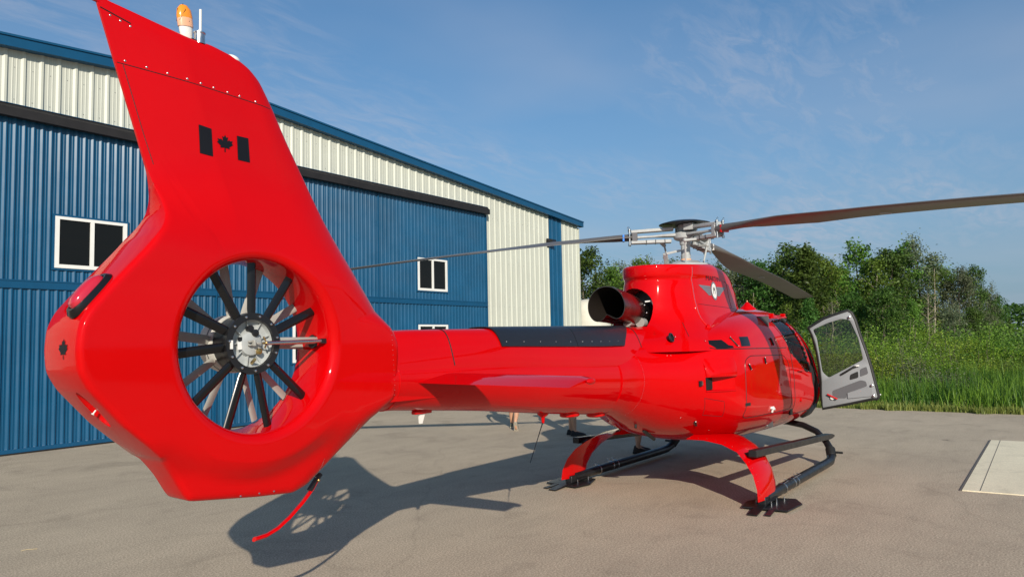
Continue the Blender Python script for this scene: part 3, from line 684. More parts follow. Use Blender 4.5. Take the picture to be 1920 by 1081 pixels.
mb = MB(); mb.lathe([(.036, 0), (.036, .006), (.031, .008), (.030, .060), (.034, .063), (.034, .070)], (-6.835, -.012, 3.615), (0, 0, 1), 20); mb.build('lamp_cylinder', STEEL, HELI)
mb = MB(); mb.tube([(-6.83, -.012, 3.68), (-6.83, -.012, 3.825)], .0075, 10); mb.build('vent_tube', WHITE, HELI)
mb = MB(); mb.box((-6.83, 0, 3.622), (.12, .06, .008), Matrix.Rotation(R(6), 3, 'Y')); mb.build('lamp_gasket', RUBBER, HELI)
mb = MB(); mb.ball((-6.62, .0, 3.585), 1, 16, 8, (.055, .04, .035)); mb.build('antenna_dome', WHITE, HELI)
# rear strobe light on the upper rear slope
RL = Matrix.Translation((-7.445, -.085, 2.128)) @ Matrix.Rotation(R(-49.5), 4, 'Y')
def oval(mb, a, b, h0, h1, n=28, k=1.0):
    rr = []
    for (s_, h) in k:
        rr.append([RL @ Vector((a * s_ * math.copysign(abs(math.cos(q)) ** .7, math.cos(q)), b * s_ * math.copysign(abs(math.sin(q)) ** .7, math.sin(q)), h)) for q in [2 * math.pi * i / n for i in range(n)]])
    mb.loft(rr)
mb = MB(); oval(mb, .125, .058, 0, 0, k=[(1.15, -.01), (1.15, .006), (1.02, .026), (.9, .026), (.86, .012)]); mb.build('light_surround', BLACKG, HELI)
mb = MB(); oval(mb, .125, .058, 0, 0, k=[(.88, .0), (.88, .018), (.80, .045), (.60, .058), (.3, .064), (.02, .066)]); mb.build('rear_light', REDLENS, HELI)
mb = MB(); mb.lathe([(.004, 0), (.004, .02), (.008, .022), (.008, .026)], (-7.385, -.03, 1.555), (-.6, 0, -.8), 10); mb.build('pocket_lamp', WHITE, HELI)
# tail skid
mb = MB()
sk = [(-5.985, 0, .985), (-6.03, 0, .925), (-6.10, 0, .86), (-6.20, 0, .785), (-6.29, 0, .735), (-6.37, 0, .712), (-6.45, 0, .708)]
mb.loft([[(x + .0 + .013 * math.cos(q) * .6, .020 * math.sin(q), z + .013 * math.cos(q)) for q in [2 * math.pi * i / 12 for i in range(12)]] for x, y, z in sk]); mb.build('tail_skid', RED, HELI)
mb = MB(); mb.bar((-5.96, 0, 1.02), (-6.045, 0, .925), .035, .02); mb.build('skid_bracket', BLACK, HELI)
mb = MB(); mb.ball((-5.99, -.022, .985), .011, 10, 6); mb.build('skid_bolt', BRASS, HELI)

# ---- tail fan: gearbox, stator vanes, rotor blades
yh = Vector((0, -1, 0)); HC = Vector((-6.52, -.08, 1.875))
def fp(r_, a, y): return Vector((HC.x + r_ * math.cos(a), y, HC.z + r_ * math.sin(a)))
mb = MB(); mb.lathe([(.142, -.02), (.142, .012), (.182, .012), (.184, -.03), (.170, -.05), (.168, -.15), (.12, -.15)], HC, yh, 40, cap=False); mb.build('fan_hub_ring', BLACK, HELI)
mb = MB(); mb.lathe([(.001, -.045), (.07, -.042), (.134, -.035), (.141, -.01)], HC, yh, 40, cap=False); ggrey = mb.build('gearbox_face', HUBG, HELI)
mb = MB(); mb.lathe([(.10, -.155), (.172, -.155), (.176, -.18), (.176, -.27), (.166, -.31), (.12, -.335), (.02, -.34)], HC, yh, 36); mb.build('fan_rotor_hub', mat('fan_hub_paint', (.60, .60, .55), .4), HELI)
mb = MB(); mb.lathe([(.177, -.205), (.178, -.21), (.177, -.215)], HC, yh, 36, cap=False); mb.build('hub_band', DARKG, HELI)
mb = MB(); mb.lathe([(.008, 0), (.008, .008), (.004, .010)], (0, 0, 0), yh, 6); bolt = mb.mesh('ring_bolt', STEEL)
for k in range(11):
    a = k * 2 * math.pi / 11 + .2; o = bpy.data.objects.new('ring_bolt', bolt); C.objects.link(o); o.parent = HELI; o.location = fp(.163, a, HC.y - .012)
gb = MB()      # ribs, housings and fittings of the gearbox
for k in range(9):
    a = k * 2 * math.pi / 9 + .35; gb.bar(fp(.05, a, HC.y + .036), fp(.136, a, HC.y + .028), .005, .018, (0, 1, 0))
gb.lathe([(.078, -.04), (.070, -.012), (.052, -.005), (.02, -.002)], HC, yh, 22)
gb.build('gearbox_rib', HUBG, HELI)
gb = MB(); gb.box((HC.x - .004, HC.y - .018, HC.z + .002), (.016, .03, .036)); gb.box((HC.x - .026, HC.y - .012, HC.z + .010), (.018, .02, .009)); gb.box((HC.x - .026, HC.y - .012, HC.z - .010), (.018, .02, .009)); gb.box((HC.x + .03, HC.y - .02, HC.z), (.03, .010, .010))
gb.build('control_bracket', GREY, HELI, bevel=.003)
gb = MB(); gb.lathe([(.022, -.03), (.022, .006), (.012, .008)], (HC.x + .018, HC.y, HC.z + .062), yh, 14); gb.box((HC.x - .078, HC.y + .012, HC.z + .028), (.026, .006, .022)); gb.build('oil_plug', BLACK, HELI); gb = MB(); gb.lathe([(.02, -.03), (.02, .0)], (HC.x - .01, HC.y, HC.z + .088), yh, 12); gb.build('oil_plug', BLACK, HELI)
gb = MB(); gb.lathe([(.018, -.03), (.018, .006), (.008, .01)], (HC.x + .045, HC.y, HC.z - .048), yh, 14); gb.lathe([(.010, -.03), (.010, .03)], (HC.x + .005, HC.y, HC.z - .105), (-.3, -1, .4), 10); gb.tube([(HC.x + .06, HC.y - .02, HC.z + .04), (HC.x + .075, HC.y - .03, HC.z), (HC.x + .07, HC.y - .02, HC.z - .03)], .005, 8); gb.build('brass_fitting', BRASS, HELI)
gb = MB(); gb.box((HC.x - .078, HC.y + .013, HC.z - .012), (.028, .004, .045)); gb.build('data_plate', WHITE, HELI); gb = MB(); gb.box((HC.x - .150, HC.y - .016, HC.z - .005), (.016, .006, .05)); gb.build('data_plate', WHITE, HELI)
def vane(a, y0, r0, r1, chord, pitch, th, name, m, lab=None, tip=None):
    rad = Vector((math.cos(a), 0, math.sin(a))); tan = Vector((-math.sin(a), 0, math.cos(a)))
    cd = (tan * math.cos(pitch) + Vector((0, 1, 0)) * math.sin(pitch)); nn = rad.cross(cd)
    rr = []
    for rr0, k in ((r0, .85), (r0 + .04, 1), ((r0 + r1) / 2, 1), (r1, 1.0)):
        rr.append([Vector((HC.x, y0, HC.z)) + rad * rr0 + cd * (chord * k * (-.5 + u)) + nn * (th * v) for u, v in ((0, 0), (.12, .7), (.35, 1), (.7, .6), (1, 0), (.7, -.35), (.35, -.5), (.12, -.45))])
    mb = MB(); mb.loft(rr); return mb.build(name, m, HELI)
VA = [90, 122, 156, 186, 222, 252, 283, 318, 24, 56]
for a in VA: vane(R(a), -.065, .165, .515, .057, R(4), .014, 'stator_vane', BLACKG)
for k in range(10): vane(R(100 + 36 * k + (6 if k % 2 else 0)), .10, .165, .495, .056, R(16), .007, 'fan_blade', GREY)
mb = MB(); mb.lathe([(.0, 0), (.012, 0), (.012, .50), (.0, .50)], (HC.x + .06, -.125, HC.z), (1, .0, .02), 12); mb.build('control_rod', STEEL, HELI)
mb = MB(); mb.box((HC.x + .33, -.03, HC.z + .012), (.36, .06, .045)); mb.build('drive_shaft_fairing', GREY, HELI, bevel=.012)
mb = MB(); mb.box((HC.x + .49, -.12, HC.z + .008), (.05, .035, .03)); mb.lathe([(.045, 0), (.045, .02)], (HC.x + .48, -.02, HC.z + .005), (1, 0, 0), 8); mb.build('rod_gland', BLACK, HELI)
mb = MB(); mb.lathe([(.007, 0), (.007, .05)], (HC.x + .04, -.125, HC.z + .0), (1, 0, .02), 8); mb.build('rod_end', BRASS, HELI)

# ---- horizontal stabiliser
def foil(xl, xt, y, zl, zt_, t):
    o = []
    for u, v in ((0, 0), (.02, .35), (.08, .62), (.2, .9), (.35, 1), (.6, .7), (.85, .3), (1, .04), (1, -.04), (.85, -.3), (.6, -.65), (.35, -1), (.2, -.9), (.08, -.62), (.02, -.35)):
        o.append((xl + (xt - xl) * u, y, zl + (zt_ - zl) * u + v * t))
    return o
for sg in (-1, 1):
    mb = MB(); mb.loft([foil(-4.80, -5.26, sg * .15, 1.607, 1.572, .030), foil(-4.79, -5.22, sg * .45, 1.605, 1.566, .029), foil(-4.74, -5.06, sg * 1.30, 1.597, 1.548, .024), foil(-4.74, -5.05, sg * 1.36, 1.592, 1.548, .010)])
    mb.build('stabiliser', RED, HELI)
    mb = MB(); mb.ball((-4.80, sg * 1.375, 1.578), 1, 14, 8, (.055, .022, .022)); mb.build('tip_light', RED, HELI)
# things under and on the boom
def below(x): w, h, zc_ = crom(BM, x); return zc_ - h
mb = MB(); z = below(-3.38); mb.lathe([(.06, .012), (.05, -.01), (.018, -.035), (.012, -.085), (.004, -.09)], (-3.38, 0, z), (.0, 0, 1), 18); wb_ = mb.build('antenna_base', RED, HELI)
mb.v = []; 
mb = MB(); mb.tube([(-3.385, 0, z - .08), (-3.60, .0, z - .42)], [.0055, .003], 6); mb.build('whip_antenna', BLACK, HELI)
for x in (-2.92, -2.42):
    z = below(x); mb = MB(); mb.lathe([(.09, .03), (.09, -.012), (.075, -.024), (.04, -.03)], (x, 0, z), (0, 0, 1), 24); mb.v = [(x + (a - x) * 1.3, b, c_) for a, b, c_ in mb.v]; mb.build('belly_disc', RED, HELI)
z = below(-5.0); mb = MB(); mb.box((-5.0, 0, z - .008), (.18, .05, .03)); mb.build('blade_antenna_base', RED, HELI, bevel=.008)
mb = MB(); mb.prism([(-5.03, z - .02), (-4.97, z - .02), (-5.0, z - .095), (-5.025, z - .095)], -.008, .008); mb.build('blade_antenna', WHITE, HELI)
# rivets along the boom
rv = MB()
def riv(p, r_=.0035): rv.add([p + Vector(q) * r_ for q in ((1, 0, 0), (-1, 0, 0), (0, 1, 0), (0, -1, 0), (0, 0, 1), (0, 0, -1))], [(0, 2, 4), (2, 1, 4), (1, 3, 4), (3, 0, 4), (2, 0, 5), (1, 2, 5), (3, 1, 5), (0, 3, 5)])
def boomang(x, a, k=0.0): w, h, zc_ = crom(BM, x); return Vector((x, w * math.cos(a), zc_ + h * math.sin(a)))
for i in range(150): riv(boomang(-4.25 + i * .0167, R(-129)))
for i in range(120): riv(boomang(-4.8 + i * .025, R(-203)))
for xx in (-4.80, -3.75, -3.05, -2.45, -2.02, -1.98):
    for k in range(26): riv(boomang(xx, R(-100 - k * 4.2)))
for k in range(40):
    for dx in (0, .035): riv(boomang(-5.40 + dx, R(-90 - k * 4.0)))
rv.build('rivet_rows', RED, HELI)['kind'] = 'stuff'
mb = MB(); mb.tube([boomang(-5.425, 2 * math.pi * k / 40) for k in range(41)], .006, 6); mb.build('boom_flange', RED, HELI)

# ---- engine and gearbox cowling
def cowl_ring(z, n=96):
    # z runs 1.70 .. 2.75 (before the top slope is applied)
    w, xr_, xf_, ex = crom([(1.70, .86, -2.0, 1.75, 2.3), (1.82, .79, -1.85, 1.70, 2.3), (1.95, .67, -1.62, 1.60, 2.3), (2.10, .55, -1.44, 1.45, 2.3), (2.30, .485, -1.37, 1.25, 2.4), (2.52, .455, -1.32, 1.16, 2.4), (2.575, .445, -1.31, 1.13, 2.4), (2.615, .457, -1.335, 1.10, 2.4), (2.72, .457, -1.34, 1.02, 2.4), (2.742, .45, -1.33, .98, 2.4), (2.752, .43, -1.31, .92, 2.4)], z)
    w2 = crom([(1.70, .86), (1.82, .79), (1.95, .67), (2.10, .55), (2.30, .49), (2.55, .465), (2.70, .45), (2.752, .40)], z)[0]
    xc = -.64; o = []
    for j in range(n):
        a = 2 * math.pi * j / n; c, s_ = math.cos(a), math.sin(a)
        if c < 0: x = xc + (xc - xr_) * c; y = w * s_
        else:
            x = xc + (xf_ - xc) * abs(c) ** (2 / 3.2); k_ = sst(xc, xc + .12, x); y = (w * (1 - k_) + w2 * k_) * math.copysign(abs(s_) ** (2 / 3.2), s_)
            if z > 2.55 and x > -.3: y *= 1 - .04 * sst(-.3, 0, x)
            y *= 1 - .06 * sst(.2, 1.2, x)
        T = crom([(-1.3, 2.70), (-.8, 2.715), (-.2, 2.755), (.1, 2.745), (.4, 2.69), (.7, 2.58), (.95, 2.43), (1.15, 2.30), (1.3, 2.22), (1.7, 2.12)], x)[0]
        o.append((x, y, 1.70 + (z - 1.70) * (T - 1.70) / 1.052))
    return o
ZS = [1.70 + .85 * i / 26 for i in range(27)] + [2.565, 2.585, 2.60, 2.615, 2.63, 2.66, 2.70, 2.72, 2.735, 2.742, 2.748, 2.752]
mb = MB(); mb.loft([cowl_ring(z) for z in ZS]); cowl = mb.build('engine_cowling', RED, HELI)
c = MB(); c.prism([(-.165, 1.98), (.38, 1.98), (.38, 2.2)] + [(.1075 + .2725 * math.cos(R(a)), 2.2 + .235 * math.sin(R(a))) for a in range(15, 180, 15)] + [(-.165, 2.2)], -2.2, -.90, conv=lambda u, v, w: (w, u, v)); c = c.build('cut', RUBBER); c.data.materials[0] = BLACKG
boolean(cowl, c); kill(c); sharp(cowl, 32)
cb = bvh(cowl)
def cside(x, z, t=None, off=.003): return side(x, z, cb, off)
mb = MB(); mb.prism([(-.16, 1.99), (.37, 1.99), (.37, 2.2)] + [(.105 + .265 * math.cos(R(a)), 2.2 + .228 * math.sin(R(a))) for a in range(15, 180, 15)] + [(-.16, 2.2)], -.94, -.925, conv=lambda u, v, w: (w, u, v)); mb.build('firewall', BLACK, HELI, smooth=False)
# exhaust: indented round nozzle
def kid(x, Rr, z0, notch, y0=.09, n=64):
    o = []
    for j in range(n):
        a = 2 * math.pi * j / n; d = (a - 1.5 * math.pi + .12 + math.pi) % (2 * math.pi) - math.pi; k = 1 - notch * math.exp(-(d / .55) ** 2); o.append((x, y0 + Rr * k * math.cos(a) * 1.04, z0 + Rr * k * math.sin(a)))
    return o
EXP = [(-.98, .140, 2.13, 0), (-1.2, .155, 2.135, 0), (-1.40, .168, 2.145, 0), (-1.44, .190, 2.16, .03), (-1.6, .200, 2.18, .14), (-1.78, .212, 2.195, .40), (-1.92, .222, 2.205, .56), (-1.98, .225, 2.207, .60)]
mb = MB(); mb.loft([kid(x, r_, z, nn) for x, r_, z, nn in EXP], cap=False)
mb.loft([kid(x, r_ - .008, z, nn) for x, r_, z, nn in EXP][::-1], cap=False, mi=1)
a = kid(*[EXP[-1][k] for k in (0, 1, 2, 3)]); b = kid(EXP[-1][0], EXP[-1][1] - .008, EXP[-1][2], EXP[-1][3]); mb.loft([a, b], cap=False)
mb.build('exhaust_nozzle', [HOT, SOOT], HELI)
mb = MB(); mb.lathe([(.1, 0), (.1, .01)], (-1.0, .09, 2.13), (1, 0, 0), 20); mb.build('exhaust_inner', SOOT, HELI)
mb = MB(); mb.lathe([(.062, 0), (.062, .012), (.055, .014), (.055, .20)], (-1.62, .03, 2.045), (1, 0, 0), 20); mb.lathe([(.055, 0), (.05, .12)], (-1.5, -.07, 2.03), (1, .1, 0), 14); mb.build('starter_housing', GREY, HELI)
mb = MB(); mb.tube([(-1.34, -.06, 2.27), (-1.28, -.115, 2.28), (-1.25, -.13, 2.22), (-1.26, -.125, 2.14), (-1.23, -.13, 2.08)], .009, 8); mb.tube([(-1.2, -.08, 2.27), (-1.2, -.13, 2.18), (-1.22, -.10, 2.05)], .006, 6); mb.build('engine_tube', WHITE, HELI)
mb = MB()
for k in range(12): a = R(k * 30); mb.ball((-1.36, .09 + .178 * math.cos(a), 2.14 + .178 * math.sin(a)), .011, 6, 4)
mb.build('clamp_bolt', STEEL, HELI)
# logo on the gearbox cowling: wings, disc, M
lx, lz = -.285, 2.415
for sg, nm in ((-1, 'logo_wing'), (1, 'logo_wing')):
    for k in range(4):
        z1 = lz + .055 - k * .030; z0 = z1 - .026; x0 = .095; x1 = (.43, .36, .29, .23)[k]
        if sg > 0: x1 *= .98
        pl = [(lx + sg * x0, z0), (lx + sg * x0, z1), (lx + sg * x1, z1 + .004), (lx + sg * (x1 - .055), z0)]
        decal(nm, pl, SILV, frm=cside, sub=.08)
circ = lambda r_, e=1.25: [(lx + r_ * math.cos(2 * math.pi * i / 28), lz + r_ * e * math.sin(2 * math.pi * i / 28)) for i in range(28)]
decal('logo_ring', circ(.092), SILV, frm=cside, off=.0045, sub=.08)
decal('logo_disc', circ(.072, 1.3), WHITE, frm=cside, off=.006, sub=.08)
def text_mesh(txt, size):
    cu = bpy.data.curves.new('t', 'FONT'); cu.body = txt; cu.size = size; cu.align_x = 'CENTER'; cu.align_y = 'CENTER'; cu.resolution_u = 3
    o = bpy.data.objects.new('t', cu); C.objects.link(o); dg = bpy.context.evaluated_depsgraph_get(); dg.update()
    me = bpy.data.meshes.new_from_object(o.evaluated_get(dg)); bpy.data.objects.remove(o); return me
def text_on(name, txt, size, cx_, cz_, m, off, frm, sx=1):
    me = text_mesh(txt, size)
    for v in me.vertices: v.co = frm(cx_ + v.co.x * sx, cz_ + v.co.y, None, off)
    me.materials.clear(); me.materials.append(m); me.name = name
    o = bpy.data.objects.new(name, me); C.objects.link(o); o.parent = HELI; return o
text_on('logo_letter', 'M', .13, lx, lz, DECAL, .008, cside, .75)
text_on('name_lettering', 'MARTIN', .085, lx + .03, 2.565, DECAL, .004, cside, 1.5)
seam('cowling_joint', [(-.86, 2.68), (-.865, 2.45), (-.87, 2.2), (-.88, 2.05), (-.885, 1.95)], .008, REDM, frm=cside, off=.004)
seam('cowling_joint', [(-.84, 2.68), (-.845, 2.45), (-.85, 2.2), (-.86, 2.05)], .004, STEEL, frm=cside)
mb = MB(); mb.ball(cside(-.88, 1.96), .045, 14, 8, (1.2, .6, .9)); mb.build('cowling_bump', RED, HELI)
seam('cowling_joint', [(-.80, 2.24), (.55, 2.20)], .003, BLACK, frm=cside)
seam('cowling_joint', [(.20, 2.56), (.26, 2.22)], .003, BLACK, frm=cside)
seam('cowling_joint', [(-1.20, 2.02), (-1.28, 1.92), (-1.34, 1.86)], .004, BLACK, frm=lambda u, v, t=None, off=0: side(u, v, cb, off))
decal('cowl_vent', [(.62, 2.40), (.66, 2.38), (.72, 2.24), (.66, 2.24)], BLACK, frm=cside)

# ---- rotor mast and head
mb = MB(); mb.lathe([(.32, 2.66), (.32, 2.77), (.30, 2.795), (.20, 2.815), (.15, 2.84), (.10, 2.85)], n=32); mb.build('mast_base', HUBG, HELI)
mb = MB(); mb.lathe([(.070, 2.82), (.070, 2.87)], n=20); mb.build('mast_seal', PEACH, HELI)
mb = MB(); mb.lathe([(.062, 2.86), (.066, 2.92), (.060, 2.925), (.060, 3.05), (.072, 3.06), (.08, 3.14)], n=24); mb.build('rotor_mast', HUBG, HELI)
mb = MB(); mb.lathe([(.335, 3.325), (.33, 3.332), (.22, 3.362), (.10, 3.378), (.001, 3.382)], n=48, cap=False); mb.lathe([(.001, 3.318), (.25, 3.318), (.335, 3.323)], n=48, cap=False); mb.build('hub_cap_disc', BLACK, HELI)
mb = MB(); mb.lathe([(.12, 3.12), (.15, 3.14), (.15, 3.21), (.10, 3.23), (.09, 3.318)], n=24)
mb.box((-.10, -.12, 3.27), (.16, .13, .085)); mb.box((.12, .10, 3.27), (.13, .13, .085)); mb.build('rotor_hub', HUBG, HELI, bevel=.006)
PSI = 2.079
def droop(r_, k): return lin([[(0, 3.19), (.7, 3.175), (1.8, 3.13), (3, 3.03), (3.85, 2.955), (4.6, 2.88), (5.345, 2.79)], [(0, 3.19), (.7, 3.16), (1.8, 3.12), (3, 3.02), (3.85, 2.94), (4.6, 2.86), (5.345, 2.77)], [(0, 3.19), (.7, 3.10), (1.1, 3.065), (2.22, 2.915), (3.71, 2.77), (5.345, 2.54)]][k], r_)[0]
for k, az in enumerate((PSI, PSI + 2 * math.pi / 3, PSI - 2 * math.pi / 3)):
    D = Vector((math.cos(az), math.sin(az), 0)); T = Vector((0, 0, 1)).cross(D)      # T: chord direction
    P = lambda r_, t=0, h=0: D * r_ + T * t + Vector((0, 0, droop(r_, k) + h))
    mb = MB(); mb.loft([[P(.08, y, z) for y, z in ((-.08, -.02), (.08, -.02), (.08, .02), (-.08, .02))], [P(.28, y, z) for y, z in ((-.075, -.014), (.075, -.014), (.075, .014), (-.075, .014))], [P(.42, y, z) for y, z in ((-.035, -.012), (.035, -.012), (.035, .012), (-.035, .012))], [P(.62, y, z) for y, z in ((-.04, -.014), (.04, -.014), (.04, .014), (-.04, .014))]])
    mb.build('star_arm', HUBG, HELI, bevel=.004)
    mb = MB(); mb.bar(P(.15, 0, .085), P(.70, 0, .075), .12, .042, mi=0); mb.bar(P(.18, 0, -.075), P(.70, 0, -.065), .12, .044)
    sl = mb.build('blade_sleeve', HUBG, HELI, bevel=.008)
    for r0 in (.26, .38, .50): mb = MB(); mb.bar(P(r0, 0, -.074), P(r0 + .010, 0, -.074), .127, .050); mb.build('sleeve_band', BLACK, HELI)
    mb = MB(); mb.box(P(.655, 0, .0), (.075, .12, .13), Matrix.Rotation(az, 3, 'Z')); mb.build('root_block', DARKG if k == 0 else HUBG, HELI, bevel=.01)
    mb = MB()
    for tt in (-.045, .045):
        mb.lathe([(.018, -.105), (.018, -.08), (.012, -.08), (.012, .09), (.020, .092), (.020, .112), (.010, .118)], P(.72, tt, 0), (0, 0, 1), 10)
        mb.tube([P(.72, tt, .11), P(.72, tt, .135), P(.735, tt, .145), P(.75, tt, .13)], .003, 5)
    mb.build('blade_pin', STEEL, HELI)
    # pitch horn and link
    mb = MB(); mb.bar(P(.30, -.05, -.085), P(.26, -.19, -.10), .05, .03); mb.ball(P(.26, -.19, -.10), .028, 8, 6); mb.build('pitch_horn', HUBG, HELI, bevel=.004)
    q = P(.26, -.19, -.10); mb = MB(); mb.tube([q, (q.x * .78, q.y * .78, 2.80)], .013, 8); mb.ball(q, .022, 8, 6); mb.build('pitch_link', HUBG, HELI)
    # the blade
    secs = []
    CH = [(.66, .060, .060, .055, 0), (.90, .060, .065, .052, 2), (1.05, .065, .085, .046, 6), (1.35, .080, .14, .034, 12), (1.75, .10, .21, .025, 13), (2.05, .105, .25, .022, 12), (2.6, .105, .25, .020, 8), (3.6, .105, .25, .019, 6), (4.5, .105, .25, .018, 4.5), (5.29, .105, .25, .016, 3.5), (5.345, .08, .20, .008, 3.5)]
    rs = [.66, .9, 1.05, 1.2, 1.35, 1.55, 1.75, 1.9, 2.05, 2.3, 2.6, 3.0, 3.3, 3.6, 4.0, 4.5, 4.9, 5.29, 5.345]
    for r0 in rs:
        le, te, th, pt = lin(CH, r0); pt = R(pt) * 1.0; sec_ = []
        for u, v in ((0, 0), (.03, .5), (.1, .85), (.25, 1), (.5, .8), (.8, .35), (1, .06), (1, -.06), (.8, -.30), (.5, -.6), (.25, -.75), (.1, -.65), (.03, -.4)):
            t_ = le - (le + te) * u; h_ = v * th     # clockwise rotor: leading edge towards -T
            t2 = -t_
            sec_.append(P(r0, t2 * math.cos(pt) - h_ * math.sin(pt) * 0, h_ - t2 * math.sin(pt)))
        secs.append(sec_)
    mb = MB(); mb.loft(secs); bl = mb.build('rotor_blade', DGREY, HELI)
    mb = MB()
    if k != 0:
        ov = [(math.cos(R(a)), math.sin(R(a))) for a in range(0, 360, 20)]
        mb.tube([P(3.05 + .05 * x, .075 + .05 * y, -.030 - .010) for x, y in ov] + [P(3.10, .075, -.040)], .004, 5); mb.build('blade_mark', HUBG, bl)
    mb = MB(); mb.box(P(.80, 0, 0), (.022, .118, .086), Matrix.Rotation(az, 3, 'Z'))
    mb.build('blade_tape', mat('blue_tape', (.01, .20, .75), .4) if k == 0 else (REDM if k == 1 else WHITE), bl)
mb = MB(); mb.bar((-.06, .06, 2.98), (-.28, .16, 2.93), .07, .03); mb.bar((-.28, .16, 2.93), (-.16, .20, 2.81), .06, .03); mb.build('scissor_link', HUBG, HELI, bevel=.005)
mb = MB(); mb.ball((-.05, -.19, 2.775), .03, 10, 8, (1, 1, .8)); mb.lathe([(.035, 0), (.012, .05)], (-.05, -.19, 2.755), (0, 0, 1), 12); mb.build('link_boot', REDM, HELI)
mb = MB()
for x in (.36, .46, .55): mb.box((x, -.08, crom([(.1, 2.74), (.4, 2.66), (.7, 2.52)], x)[0] + .012), (.05, .05, .04))
mb.build('cowl_fitting', WHITE, HELI)

# ---- roof details
mb = MB(); mb.lathe([(.13, -.03), (.12, .0), (.07, .045), (.03, .085), (.012, .10)], (1.45, -.28, 2.235), (0, 0, 1), 24); mb.build('roof_antenna_cone', RED, HELI)
mb = MB(); mb.lathe([(.008, 0), (.006, .035)], (1.45, -.28, 2.325), (0, 0, 1), 8); mb.build('cone_tip', PEACH, HELI)
mb = MB(); mb.tube([(.98, -.05, 2.24), (.985, -.05, 2.92)], [.004, .002], 5); mb.build('roof_whip_antenna', BLACK, HELI)

